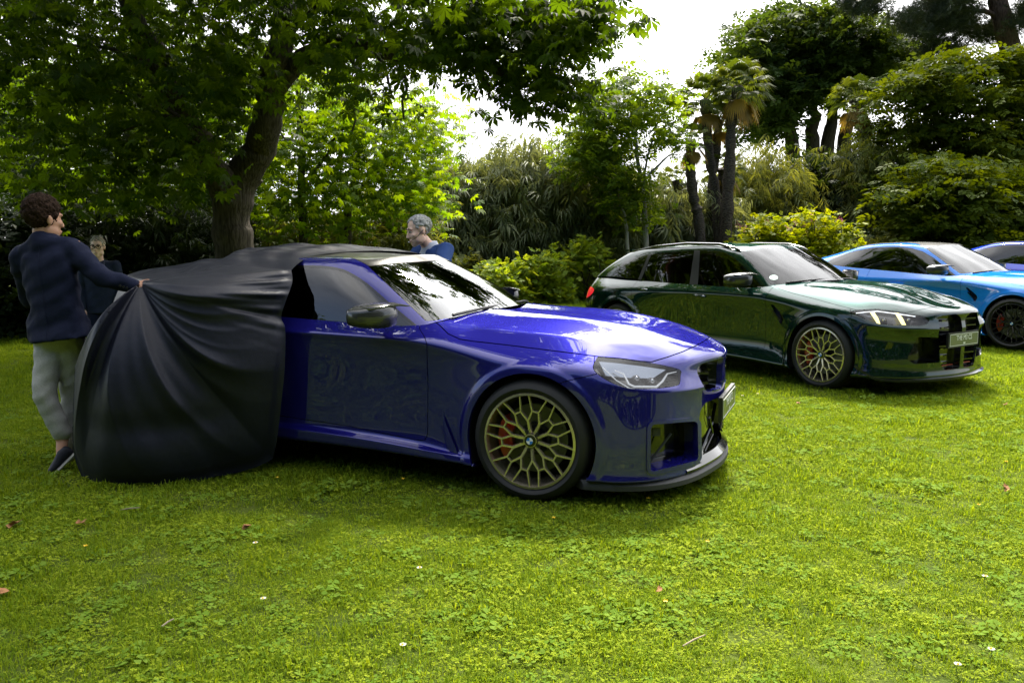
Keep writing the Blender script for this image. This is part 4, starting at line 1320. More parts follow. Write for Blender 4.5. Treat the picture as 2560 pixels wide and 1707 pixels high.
# ================================================================ leaf and plant library
def rotm(yaw, pitch, roll):
    cy, sy = np.cos(yaw), np.sin(yaw); cp, sp = np.cos(pitch), np.sin(pitch); cr, sr = np.cos(roll), np.sin(roll)
    R = np.empty((len(yaw), 3, 3))
    R[:, 0, 0] = cy * cp; R[:, 0, 1] = cy * sp * sr - sy * cr; R[:, 0, 2] = cy * sp * cr + sy * sr
    R[:, 1, 0] = sy * cp; R[:, 1, 1] = sy * sp * sr + cy * cr; R[:, 1, 2] = sy * sp * cr - cy * sr
    R[:, 2, 0] = -sp; R[:, 2, 1] = cp * sr; R[:, 2, 2] = cp * cr
    return R

def scatter(name, tmpl, P, R, S, m, parent=None, rnd=None, kind='stuff'):
    """many copies of a small leaf template as one mesh"""
    TV, TF = tmpl
    TV = np.asarray(TV, float); TF = np.asarray(TF, int)
    n = len(P); k = len(TV)
    V = np.einsum('nij,kj->nki', R, TV) * np.asarray(S)[:, None, None] + np.asarray(P)[:, None, :]
    F = (TF[None, :, :] + (np.arange(n) * k)[:, None, None]).reshape(-1, TF.shape[1])
    if rnd is None: rnd = rng.random(n)
    me = mesh(name, V.reshape(-1, 3), F, np.repeat(rnd, k))
    o = link(name, me, m, parent)
    if kind: o['kind'] = kind
    return o

def leaflet(L=1.0, W=.3, a=0.0, droop=.12, pos=(0, 0, 0), wide=.5, tilt=0.0):
    """two folded quads: base, midrib, tip, edges"""
    ca, sa = math.cos(a), math.sin(a)
    pts = [(0, 0, 0), (wide * L, 0, -.03 * L), (L, 0, -droop * L), (wide * L, W * L, .035 * L), (wide * L, -W * L, .035 * L)]
    V = [(pos[0] + x * ca - y * sa, pos[1] + x * sa + y * ca, pos[2] + z + x * tilt) for x, y, z in pts]
    return V, [(0, 1, 2, 3), (0, 4, 2, 1)]

def combine(parts):
    V = []; F = []
    for v, f in parts:
        n = len(V); V += v; F += [tuple(i + n for i in q) for q in f]
    return V, F

# chestnut: seven leaflets fanned from the stalk
T_CHESTNUT = combine([leaflet(l, .19, math.radians(a), .25, wide=.66) for a, l in ((-115, .5), (-75, .75), (-36, .95), (0, 1.0), (36, .95), (75, .75), (115, .5))])
T_LEAF = leaflet(1, .28, 0, .15)
def sprig(n, L, W, spread=.9, droop=.15, along=1.0, up=.0, seed=1):
    r = random.Random(seed)
    parts = []
    for k in range(n):
        t = k / max(n - 1, 1)
        sgn = 1 if k % 2 else -1
        a = sgn * (spread * (1 - .6 * t)) + r.uniform(-.25, .25)
        parts.append(leaflet(L * r.uniform(.75, 1.1), W, a, droop, (along * t, 0, -.12 * t * t + r.uniform(-.04, .04)), tilt=up + r.uniform(-.25, .25)))
    return combine(parts)
T_SPRIG = sprig(7, .5, .30, 1.0, .15, .9, 0, 3)
T_SPRIG_FINE = sprig(10, .34, .22, 1.0, .1, 1.0, 0, 5)
T_BAMBOO = sprig(9, .62, .075, .75, .45, .8, -.15, 7)
T_HYDRANGEA = sprig(6, .62, .36, 1.25, .12, .35, .1, 9)
T_NEEDLES = combine([leaflet(1, .02, a, .1, tilt=t) for a, t in [(k * 2.4, random.Random(k).uniform(-.6, .9)) for k in range(22)]])

def pick_px(poly, n, d0, d1, zmin=0.05, dfun=None):
    """n points in the space seen inside a photograph outline, between two depths"""
    Q = np.array(poly, float)
    lo, hi = Q.min(0), Q.max(0)
    out = []
    while len(out) < n:
        p = lo + (hi - lo) * rng.random((n * 2, 2))
        p = p[pdist(p, Q) > 0]
        for q in p:
            Y = d0 + (d1 - d0) * rng.random() if dfun is None else dfun(q) + (d1 - d0) * (rng.random() - .5)
            w = at(q[0], q[1], Y)
            if w[2] > zmin: out.append(w)
            if len(out) >= n: break
    return np.array(out)

def in_ellipsoid(c, r, n, shell=.45):
    d = rng.normal(size=(n, 3)); d /= np.linalg.norm(d, axis=1)[:, None]
    q = (shell + (1 - shell) * rng.random(n) ** .6)[:, None]
    return np.asarray(c) + d * q * np.asarray(r)

def clumped(C, per, sd, flat=.45):
    """leaf positions gathered round clump centres"""
    n = len(C)
    P = np.repeat(C, per, 0) + rng.normal(size=(n * per, 3)) * np.array([sd, sd, sd * flat])
    return P

def leaf_rot(n, pitch=(-.2, .6), roll=.5, yaw=None):
    y = rng.random(n) * 2 * np.pi if yaw is None else yaw
    return rotm(y, rng.uniform(pitch[0], pitch[1], n), rng.normal(0, roll, n))

def limb(mb, P, r0, r1, n=9, wob=.03):
    P = [np.array(p, float) for p in P]
    Q = smooth_poly(P, 4, False)
    k = len(Q)
    Q = [q + rng.normal(size=3) * wob * (0 if i in (0, k - 1) else 1) for i, q in enumerate(Q)]
    mb.tube(Q, [r0 + (r1 - r0) * i / (k - 1) for i in range(k)], n)

def bark(name, c1, c2, scale=6, stretch=(6, 6, 1), bump=.9, bdist=.03):
    m = mat(name, c1, .9, spec=.2)
    return add_noise(m, c1, c2, scale, 8, bump, 'Object', stretch, .35, .7, bdist=bdist)

# ================================================================ the lawn
M_LAWN = mat('lawn_ground', (.05, .09, .015), .95, spec=.1)
add_noise(M_LAWN, (.040, .065, .010), (.105, .135, .018), 1.6, 10, .8, 'Object', (1, 1, 1), .3, .7, bscale=60, bdist=.03)
def gmat(name, c1, c2, t=.4):
    return leaf_mat(name, c1, c2, t, (1.7, 1.45, .4), .8, .03)
M_BLADE = gmat('grass_blade', (.090, .165, .009), (.245, .330, .024))
M_CLOVER = gmat('clover_leaf', (.175, .245, .012), (.320, .385, .030), .3)
M_BROAD = gmat('broad_leaf', (.12, .21, .02), (.22, .31, .045), .3)

def lawn():
    n = 90
    xs = np.concatenate([np.linspace(-260, -22, 12), np.linspace(-20, 24, 90), np.linspace(26, 260, 12)])
    ys = np.concatenate([np.linspace(-120, -6, 10), np.linspace(-5, 32, 76), np.linspace(34, 420, 14)])
    X, Y = np.meshgrid(xs, ys)
    Z = ground_z(X, Y)
    V = np.stack([X, Y, Z], -1).reshape(-1, 3)
    nx = len(xs); ny = len(ys)
    i, j = np.meshgrid(np.arange(nx - 1), np.arange(ny - 1))
    a = (j * nx + i).ravel()
    F = np.stack([a, a + 1, a + nx + 1, a + nx], 1)
    o = link('lawn', mesh('lawn', V, F), M_LAWN, None, 60)
    o['kind'] = 'structure'

def ground_z(X, Y):
    """level where the cars stand, gently rising to the back right"""
    X = np.asarray(X, float); Y = np.asarray(Y, float)
    rise = np.clip((Y - 10) / 10, 0, 3) * .04 * (X > 3)
    return np.clip((Y - 10.5) / 8, 0, 2.5) * .045 - np.clip((Y - 22) / 14, 0, 1) * -.9 * np.clip((X - 4) / 6, 0, 1)

def blades(n, h, r, seed, lean=.5, w=.0022):
    g = random.Random(seed)
    V = []; F = []; C = []
    for k in range(n):
        a = g.uniform(0, 6.283); q = r * math.sqrt(g.random())
        x, y = q * math.cos(a), q * math.sin(a)
        d = g.uniform(0, 6.283); l = h * g.uniform(.5, 1.25); s = lean * g.uniform(.3, 1.6)
        dx, dy = math.cos(d), math.sin(d); px_, py_ = -dy * w, dx * w
        b = len(V)
        V += [(x - px_, y - py_, -.004), (x + px_, y + py_, -.004),
              (x + dx * l * s * .4 - px_, y + dy * l * s * .4 - py_, l * .6), (x + dx * l * s * .4 + px_, y + dy * l * s * .4 + py_, l * .6),
              (x + dx * l * s, y + dy * l * s, l * max(.25, 1 - .35 * s)), (x + dx * l * s + px_ * .2, y + dy * l * s + py_ * .2, l * max(.25, 1 - .35 * s))]
        F += [(b, b + 1, b + 3, b + 2), (b + 2, b + 3, b + 5, b + 4)]
        C += [g.random()] * 6
    return V, F, C

def clover(n, r, seed, size=.0072, h=.020):
    g = random.Random(seed)
    V = []; F = []; C = []
    for k in range(n):
        a = g.uniform(0, 6.283); q = r * math.sqrt(g.random())
        x, y, z = q * math.cos(a), q * math.sin(a), h * g.uniform(.5, 1.3)
        a0 = g.uniform(0, 6.283); c = g.random(); t1, t2 = g.uniform(-.4, .4), g.uniform(-.4, .4)
        for j in range(3):
            b = len(V); aa = a0 + j * 2.094; s = size * g.uniform(.8, 1.2)
            for (u, v) in ((0, 0), (.75, .55), (1.05, 0), (.75, -.55)):
                lx = (u * math.cos(aa) - v * math.sin(aa)) * s; ly = (u * math.sin(aa) + v * math.cos(aa)) * s
                V.append((x + lx, y + ly, z + lx * t1 + ly * t2)); C.append(c)
            F.append((b, b + 1, b + 2, b + 3))
    return V, F, C

def grass():
    """mown lawn: tufts of blades, clover and a few broad leaves, set out by geometry nodes"""
    src = []
    def add(nm, data, m):
        V, F, C = data
        me = mesh(nm, np.array(V), np.array(F), C); me.materials.append(m)
        o = bpy.data.objects.new(nm, me); src.append(o)
    for s in range(4): add('grass_tuft', blades(60, .026, .085, s, 1.0, .0015), M_BLADE)
    for s in range(2): add('grass_tuft', blades(26, .042, .07, s + 10, .6), M_BLADE)
    for s in range(3): add('clover_tuft', clover(22, .08, s), M_CLOVER)
    add('broad_leaf_tuft', clover(9, .09, 31, .022, .02), M_BROAD)
    coll = bpy.data.collections.new('grass_tufts')
    for o in src: coll.objects.link(o)
    pts = []; sc = []; idx = []
    def zone(y0, y1, dens, s, near):
        area_n = int(dens * ((y1 - y0) * (.72 * (y0 + y1) + 3.8)))
        y = np.sqrt(rng.random(area_n) * (y1 ** 2 - y0 ** 2) + y0 ** 2)
        x = (rng.random(area_n) * 2 - 1) * (.72 * y + 1.9)
        pts.append(np.stack([x, y], 1)); sc.append(s * rng.uniform(.6, 1.0, area_n) * (1.0 + .45 * (rng.random(area_n) < .12)) * (1 + .22 * np.sin(x * 2.9 + 2 * np.sin(y * 1.7)) * np.sin(y * 3.7 + x)))
        # patches where clover takes over
        pn = np.sin(x * 1.7 + 1.3 * np.sin(y * 1.1)) * np.cos(y * 1.9 + x * .6) + .35 * np.sin(x * 5.1 + y * 4.3)
        r = rng.random(area_n)
        cl = r < np.clip(.24 + .08 * pn, .12, .4) * (1.0 if near else .6)
        k = rng.integers(4, 10, area_n)                  # tufts sorted by name: broad leaf, clover x3, grass x6
        k = np.where(cl, rng.integers(1, 4, area_n), k)
        if near: k = np.where(rng.random(area_n) < .05, 0, k)
        idx.append(k)
    zone(2.2, 4.2, 760, .85, True)
    zone(4.2, 7.5, 470, 1.0, True)
    zone(7.5, 12, 190, 1.35, False)
    zone(12, 23, 75, 2.0, False)
    P = np.vstack(pts); S = np.concatenate(sc); I = np.concatenate(idx)
    V = np.column_stack([P, ground_z(P[:, 0], P[:, 1])])
    me = bpy.data.meshes.new('grass'); me.vertices.add(len(V)); me.vertices.foreach_set('co', V.astype(np.float32).ravel())
    for nm, tp, data in (('tuft_scale', 'FLOAT', S.astype(np.float32)), ('tuft_index', 'INT', I.astype(np.int32)), ('tuft_turn', 'FLOAT', (rng.random(len(V)) * 6.283).astype(np.float32))):
        a = me.attributes.new(nm, tp, 'POINT'); a.data.foreach_set('value', data)
    o = bpy.data.objects.new('grass', me); COL.objects.link(o)
    o['kind'] = 'stuff'
    ng = bpy.data.node_groups.new('set_out_tufts', 'GeometryNodeTree')
    ng.interface.new_socket('Geometry', in_out='INPUT', socket_type='NodeSocketGeometry')
    ng.interface.new_socket('Geometry', in_out='OUTPUT', socket_type='NodeSocketGeometry')
    N = ng.nodes.new; K = ng.links.new
    gi = N('NodeGroupInput'); go = N('NodeGroupOutput')
    ci = N('GeometryNodeCollectionInfo'); ci.inputs['Collection'].default_value = coll
    ci.inputs['Separate Children'].default_value = True; ci.inputs['Reset Children'].default_value = True
    ip = N('GeometryNodeInstanceOnPoints'); ip.inputs['Pick Instance'].default_value = True
    def attr(nm, tp):
        q = N('GeometryNodeInputNamedAttribute'); q.data_type = tp; q.inputs['Name'].default_value = nm
        return q.outputs['Attribute']
    cx = N('ShaderNodeCombineXYZ')
    K(attr('tuft_turn', 'FLOAT'), cx.inputs['Z'])
    K(gi.outputs[0], ip.inputs['Points']); K(ci.outputs[0], ip.inputs['Instance'])
    K(attr('tuft_index', 'INT'), ip.inputs['Instance Index'])
    er = N('FunctionNodeEulerToRotation'); K(cx.outputs[0], er.inputs[0]); K(er.outputs[0], ip.inputs['Rotation'])
    K(attr('tuft_scale', 'FLOAT'), ip.inputs['Scale'])
    K(ip.outputs[0], go.inputs[0])
    md = o.modifiers.new('tufts', 'NODES'); md.node_group = ng

# small things lying and growing in the lawn
M_DEAD = mat('dead_leaf', (.26, .11, .035), .8); add_noise(M_DEAD, (.20, .08, .025), (.36, .17, .06), 30)
M_PETAL = mat('white_petal', (.75, .74, .70), .6)
M_YEL = mat('yellow_petal', (.75, .50, .01), .5)
M_TWIG = mat('pale_twig', (.30, .24, .17), .85)
M_STALK = mat('green_stalk', (.07, .13, .03), .7)

def small_lawn_things():
    def gz(p): return float(ground_z(p[0], p[1]))
    dead = [(30,1320,.075,'large rust brown dead leaf at the left edge of the lawn'),(195,1323,.05,'small curled brown leaf left of the torn brown leaf'),(626,1325,.062,'curled pink brown dead leaf below the black cover'),(14,1486,.075,'orange brown dead leaf at the left edge nearest the camera'),(2523,1232,.05,'small dark brown leaf at the right edge of the lawn'),(1656,1492,.03,'tiny orange leaf scrap in the foreground above the yellow flower'),(2510,1020,.05,'brown leaf far right in front of the sky blue coupe'),(1990,1014,.05,'tan leaf on the bright grass in front of the green estate')]
    for (a, b, s, lab) in dead:
        p = at_ground(a, b)
        parts = []
        for k in range(4):
            parts.append(leaflet(s * random.uniform(.7, 1), .32, random.uniform(-.9, .9), random.uniform(-.4, .3), (0, 0, .022), tilt=random.uniform(-.1, .25)))
        V, F = combine(parts)
        o = link('dead_leaf', mesh('dead_leaf', np.array(V), F), M_DEAD)
        o.location = (p[0], p[1], gz(p) + .008); o.rotation_euler = (random.uniform(-.2, .2), 0, random.uniform(0, 6))
        md = o.modifiers.new('thick', 'SOLIDIFY'); md.thickness = .0012
        tag(o, lab, 'leaf', 'dead leaves on the lawn')
    def flower(name, pos, kind, lab, group):
        r = empty(name, (pos[0], pos[1], gz(pos)), random.uniform(0, 6))
        tag(r, lab, 'flower', group)
        h = .048 if kind == 'y' else .042
        MB().tube([(0, 0, 0), (.004, .002, h * .5), (.002, 0, h)], .0012, 5).build('stalk', M_STALK, r)
        parts = []
        if kind == 'y':
            for k in range(5): parts.append(leaflet(.011, .5, k * 1.2566, -.5, (.002, 0, h), wide=.6))
            V, F = combine(parts); link('petals', mesh('petals', np.array(V), F), M_YEL, r)
        else:
            for k in range(14): parts.append(leaflet(.013, .16, k * .4488, -.15, (.002, 0, h), wide=.6))
            V, F = combine(parts); link('petals', mesh('petals', np.array(V), F), M_PETAL, r)
            MB().lathe([(.0, .006 + h), (.004, .004 + h), (.005, h)], 8, 'Z').build('yellow_centre', M_YEL, r)
    daisies = [(640,1378),(1050,1442),(658,1521),(1007,1640),(2462,1464),(2393,1690),(2475,1650),(1855,1000),(1893,995),(1320,1747),(772,1453)]
    dl = ['white daisy just below the curled pink brown leaf', 'white daisy in the middle of the lawn below the door of the blue coupe', 'white daisy in the lower left quarter of the lawn', 'white daisy near the bottom edge, left of centre', 'white daisy at the right edge of the foreground', 'white daisy in the bottom right corner', 'white daisy just above the one in the bottom right corner', 'white daisy in front of the bumper of the green estate, the left one of two', 'white daisy in front of the bumper of the green estate, the right one of two']
    for k, (a, b) in enumerate(daisies[:9]):
        flower('daisy', at_ground(a, min(b, 1700)), 'w', dl[k], 'white daisies in the lawn')
    butter = [(1662,1532),(695,1213),(1007,1217),(1531,1250),(1620,1267),(1385,1317),(1767,1378),(2445,1283),(2514,1172),(215,1390)]
    bl = ['yellow buttercup below the tiny orange leaf scrap in the foreground', 'yellow buttercup at the hem of the black cover', 'yellow buttercup under the door of the blue coupe', 'yellow buttercup right below the front tyre of the blue coupe', 'yellow buttercup below the black splitter of the blue coupe', 'yellow buttercup in the shade a little below the front tyre', 'yellow buttercup in the middle of the sunlit lawn', 'yellow buttercup right of the middle of the sunlit lawn', 'yellow buttercup close to the right edge of the lawn', 'yellow buttercup between the brown leaves at the left']
    for (a, b), lab in zip(butter, bl):
        flower('buttercup', at_ground(a, b), 'y', lab, 'yellow buttercups in the lawn')
    for a, b, lab in [(1911,938,'topmost yellow buttercup of the group by the front wheel of the green estate'),(1921,945,'middle yellow buttercup of the group by the front wheel of the green estate'),(1962,953,'yellow buttercup nearest to the front wheel of the green estate'),(1903,957,'lowest yellow buttercup of the group by the front wheel of the green estate'),(1826,962,'yellow buttercup right of the number plate of the deep blue coupe')]:
        flower('buttercup', at_ground(a, b), 'y', lab, 'yellow buttercups by the green estate')
    for a, b, L_, yaw, lab in ((1735,1617,.11,.6,'pale bare twig lying in the foreground grass'),(325,1283,.10,.1,'thin pale straw lying in the grass below the walking man'),(420,1572,.05,1.0,'short grey wood chip in the lower left lawn')):
        p = at_ground(a, b); dx, dy = math.cos(yaw) * L_ / 2, math.sin(yaw) * L_ / 2
        o = MB().tube([(-dx, -dy, .02), (0, 0, .028), (dx, dy, .03)], [.003, .0035, .002], 6).build('twig', M_TWIG)
        o.location = (p[0], p[1], gz(p)); tag(o, lab, 'twig')
# ================================================================ trees, hedges and shrubs
M_BARK = bark('grey_brown_bark', (.030, .024, .017), (.085, .070, .052))
M_BARK_PALE = bark('pale_bark', (.16, .15, .13), (.32, .30, .26), 5, (3, 3, 1), .4, .01)
M_BARK_PALM = bark('fibrous_palm_bark', (.028, .022, .018), (.10, .085, .07), 9, (2, 2, 5), 1.0, .04)
M_BARK_PINE = bark('pine_bark', (.05, .032, .022), (.13, .085, .06), 5, (4, 4, 1), 1.0, .05)
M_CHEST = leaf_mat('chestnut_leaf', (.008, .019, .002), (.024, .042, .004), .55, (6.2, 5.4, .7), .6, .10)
M_MAPLE = leaf_mat('backlit_maple_leaf', (.050, .110, .006), (.110, .170, .010), .62, (2.9, 2.4, .3), .6, .15)
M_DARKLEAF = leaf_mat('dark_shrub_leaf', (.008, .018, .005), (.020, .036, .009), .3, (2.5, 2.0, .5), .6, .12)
M_BAMB = leaf_mat('bamboo_leaf', (.085, .115, .045), (.180, .205, .095), .42, (1.7, 1.5, .7), .5, .35)
M_BAMB2 = leaf_mat('bamboo_leaf_yellow', (.075, .100, .022), (.16, .18, .05), .42, (1.9, 1.6, .5), .6, .2)
M_HYD = leaf_mat('hydrangea_leaf', (.150, .240, .020), (.260, .330, .045), .48, (1.8, 1.5, .4), .6, .2)
M_HYD2 = leaf_mat('yellow_green_leaf', (.150, .215, .006), (.260, .300, .012), .48, (1.8, 1.5, .3), .6, .15)
M_PINKF = leaf_mat('pink_flower', (.30, .06, .13), (.50, .16, .26), .3, (1.2, 1, 1.1))
M_ROUND = leaf_mat('evergreen_oak_leaf', (.022, .046, .010), (.058, .092, .020), .42, (2.4, 2.0, .5), .6, .12)
M_LAUREL = leaf_mat('laurel_leaf', (.045, .076, .006), (.100, .135, .012), .42, (2.3, 1.9, .25), .6, .10)
M_PALM = leaf_mat('palm_frond', (.040, .066, .010), (.095, .120, .022), .42, (2.2, 1.9, .4), .6, .15)
M_PALM_Y = leaf_mat('yellow_palm_frond', (.22, .15, .03), (.38, .27, .05), .4, (1.3, 1.1, .6))
M_PINE = leaf_mat('pine_needles', (.018, .032, .018), (.040, .060, .032), .2)
M_YOUNG = leaf_mat('young_tree_leaf', (.045, .090, .008), (.095, .145, .016), .55, (2.6, 2.2, .4), .6, .12)
M_BOX = leaf_mat('clipped_box_leaf', (.022, .050, .016), (.045, .080, .025), .25)
M_CULM = mat('bamboo_culm', (.14, .15, .06), .5)
M_LAMPSHADE = mat('pale_lampshade', (.55, .57, .60), .35)

def tree(name, label, group=None, cat='tree'):
    o = empty(name); tag(o, label, cat, group); return o

def set_base(o, x, y, z=0.0):
    """put the tree's own origin at its foot"""
    o.location = (x, y, z)
    for c in o.children: c.matrix_parent_inverse = Matrix.Translation((-x, -y, -z))

# ---- the big chestnut over the cars
def chestnut():
    t = tree('chestnut_tree', 'big dark horse chestnut whose canopy hangs over the covered car')
    D = 11.5
    base = at(590, 700, D); base[2] = -.1
    mb = MB()
    a = lambda px, py, d: at(px, py, d)
    # trunk with a flared foot
    P = [base, a(588, 640, D), a(578, 560, D), a(585, 490, D), a(610, 430, D)]
    P[0] = np.array([a(590, 640, D)[0], D, -.1])
    Q = smooth_poly(P, 5, False)
    mb.tube(Q, [.42 - .16 * min(1, i / 6) + .02 * math.sin(i) for i in range(len(Q))], 18)
    trunk_top = P[-1]
    limb(mb, [trunk_top, a(650, 370, D - .1), a(672, 280, D - .3), a(685, 190, D - .5), a(705, 80, D - .7), a(730, -60, D - 1.0), a(760, -260, D - 1.4)], .235, .10, 12)
    limb(mb, [a(578, 500, D), a(530, 420, D - .3), a(470, 300, D - .6), a(400, 170, D - 1), a(330, 20, D - 1.5), a(260, -150, D - 2)], .22, .08, 12)
    limb(mb, [a(680, 230, D - .4), a(760, 150, D - .6), a(847, 102, D - 1.0), a(917, 124, D - 1.3), a(995, 132, D - 1.6), a(1030, 148, D - 1.8), a(1073, 146, D - 2.0), a(1134, 145, D - 2.2), a(1200, 165, D - 2.5), a(1300, 190, D - 2.8)], .135, .035, 10, .015)
    limb(mb, [a(995, 132, D - 1.6), a(1060, 90, D - 1.9), a(1150, 70, D - 2.2), a(1225, 56, D - 2.5), a(1300, 42, D - 2.8), a(1400, 50, D - 3.1), a(1470, 60, D - 3.3)], .06, .014, 8, .01)
    limb(mb, [a(705, 80, D - .7), a(800, 0, D - 1.2), a(950, -60, D - 2), a(1150, -40, D - 2.8)], .10, .03, 8)
    for (x0, y0, x1, y1, d) in [(870, 110, 880, 330, 1.0), (980, 140, 1010, 300, 1.6), (900, 125, 980, 240, 1.3), (470, 300, 300, 330, 1), (470, 300, 200, 220, 1.5), (400, 170, 150, 120, 1.8), (585, 490, 480, 380, .5), (530, 420, 350, 400, .5), (1134, 145, 1230, 250, 2.4), (1225, 56, 1330, 120, 2.7)]:
        limb(mb, [a(x0, y0, D - d), a((x0 + x1) / 2 + 15, (y0 + y1) / 2 - 20, D - d - .1), a(x1, y1, D - d - .2)], .035, .010, 6, .02)
    mb.build('trunk', M_BARK, t, 60)
    # leaves gathered in clumps along the visible underside of the canopy
    C = [pick_px([(-150,-80),(640,-80),(680,120),(640,330),(560,440),(430,500),(250,520),(120,480),(60,380),(30,230),(-150,200)], 300, 8.6, 13.5),
         pick_px([(640,-80),(1130,-80),(1130,60),(1100,160),(1010,230),(860,300),(740,330),(660,330)], 100, 8.2, 12.5),
         pick_px([(1080,-60),(1330,-60),(1470,20),(1500,50),(1480,90),(1420,110),(1395,170),(1440,215),(1400,240),(1340,270),(1250,280),(1190,250),(1160,190),(1100,130)], 64, 7.9, 9.6),
         pick_px([(1400,20),(1512,50),(1490,85),(1420,95)], 8, 7.8, 8.4),
         pick_px([(1360,190),(1440,195),(1450,245),(1400,285),(1360,270)], 9, 8.3, 9.2),
         pick_px([(30,380),(120,480),(60,530),(20,470)], 12, 11, 13)]
    C = np.vstack(C)
    # keep the fork of the trunk open to view: no leaf clumps hang in front of the right limb
    lim = np.array([a(x, y, D - .2) for x, y in ((585, 500), (600, 430), (650, 370), (672, 280), (685, 190), (700, 100))])
    near = np.min(np.linalg.norm((C - [0, 0, EYE])[:, None, [0, 2]] / C[:, None, 1:2] - (lim - [0, 0, EYE])[None][:, :, [0, 2]] / lim[None, :, 1:2], axis=2), 1)
    C = C[~((near < .030) & (C[:, 1] < 11.4))]
    P = clumped(C, 22, .26, .5)
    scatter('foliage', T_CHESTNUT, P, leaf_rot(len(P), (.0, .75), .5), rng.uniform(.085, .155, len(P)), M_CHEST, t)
    # the crown above the picture, which shades the lawn and shows in the windscreens
    C = np.vstack([in_ellipsoid((-4.6, 9.8, 8.0), (5.2, 4.4, 2.6), 360, .5), in_ellipsoid((-1.3, 8.4, 8.6), (2.4, 2.3, 1.3), 70, .4)])  # second lobe: unseen, added to cast shade on the left foreground lawn
    C = C[C[:, 2] > 4.3]
    P = clumped(C, 14, .42, .5)
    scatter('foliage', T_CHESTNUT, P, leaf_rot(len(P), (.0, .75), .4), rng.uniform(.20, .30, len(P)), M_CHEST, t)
    return t

def small_tree(name, label, trunk_px, D, crown, m, tmpl, per, sd, size, r0, m_bark, forks=(), group=None, flat=.6):
    t = tree(name, label, group)
    mb = MB()
    P = [at(x, y, D) for x, y in trunk_px]
    P[0] = np.array([P[0][0], D, float(ground_z(P[0][0], D)) - .05])
    limb(mb, P, r0, r0 * .45, 10, .012)
    for f in forks: limb(mb, [at(x, y, D + dd) for x, y, dd in f], r0 * .5, r0 * .15, 7, .02)
    mb.build('trunk', m_bark, t, 60)
    C = np.vstack([pick_px(poly, n, D + d0, D + d1) for poly, n, d0, d1 in crown])
    P2 = clumped(C, per, sd, flat)
    scatter('foliage', tmpl, P2, leaf_rot(len(P2), (-.1, .6), .5), rng.uniform(size[0], size[1], len(P2)), m, t)
    return t

def shrub(name, label, poly, D, depth, n, per, sd, m, tmpl, size, group=None, cat='shrub', pitch=(-.6, .5), flat=.8, stems=6, roll=.5, parent=None, extra=None):
    t = tree(name, label, group, cat)
    C = pick_px(poly, n, D - depth, D + depth, .0)
    P = clumped(C, per, sd, flat)
    P = P[P[:, 2] > .03]
    scatter('foliage', tmpl, P, leaf_rot(len(P), pitch, roll), rng.uniform(size[0], size[1], len(P)), m, t)
    if stems:
        mb = MB()
        lo = C[:, 0].min(); hi = C[:, 0].max()
        for k in range(stems):
            q = C[rng.integers(len(C))]
            b = np.array([lo + (hi - lo) * (.25 + .5 * rng.random()), D + rng.normal() * depth * .3, float(ground_z(q[0], D)) - .03])
            limb(mb, [b, (b + q) / 2 + rng.normal(size=3) * .1, q], .022, .008, 6, .02)
        mb.build('stems', M_BARK, t, 60)['kind'] = 'stuff'
    return t

def palm(label, trunk_px, D, head, nf, R, r0=.13, skirts=12, group='tall palms'):
    t = tree('palm_tree', label, group, 'palm')
    mb = MB()
    P = [at(x, y, D) for x, y in trunk_px]
    P[0] = np.array([P[0][0], D, float(ground_z(P[0][0], D)) - .05])
    Q = smooth_poly(P, 6, False)
    mb.tube(Q, [r0 * (1 + .13 * math.sin(i * 2.3) + .1 * rng.normal()) for i in range(len(Q))], 12)
    mb.build('trunk', M_BARK_PALM, t, 60)
    if head:
        h = Q[-1]
        for mt, n, el, nm in ((M_PALM, nf, (-.5, 1.2), 'frond'), (M_PALM_Y, skirts, (-1.35, -.75), 'dry_frond')):
            if n == 0: continue
            for k in range(n):
                az = 2.399 * k + rng.random() * .5; e = el[0] + (el[1] - el[0]) * ((k + .5) / n)
                st = R * .50
                d = np.array([math.cos(az) * math.cos(e), math.sin(az) * math.cos(e), math.sin(e)])
                V = []; F = []
                c = d * st - np.array([0, 0, .08 * st])
                side = np.array([-math.sin(az), math.cos(az), 0]); up = np.cross(d, side)
                nseg = 21
                for s in range(nseg):
                    a = (s - (nseg - 1) / 2) * .13
                    L_ = R * .55 * (1 - .25 * abs(a))
                    q = d * math.cos(a) + side * math.sin(a)
                    n0 = np.cross(q, up); b = len(V)
                    w = .022 * R
                    V += [c, c + q * L_ * .6 + n0 * w - up * .02, c + q * L_ - np.array([0, 0, (.25 + .3 * rng.random()) * L_]), c + q * L_ * .6 - n0 * w]
                    F.append((b, b + 1, b + 2, b + 3))
                b = len(V)
                V += [side * .012, c + side * .008, c - side * .008, -side * .012]
                F.append((b, b + 1, b + 2, b + 3))
                V = np.array(V) + h
                link(nm, mesh(nm, V, F, np.full(len(V), rng.random())), mt, t)
    return t

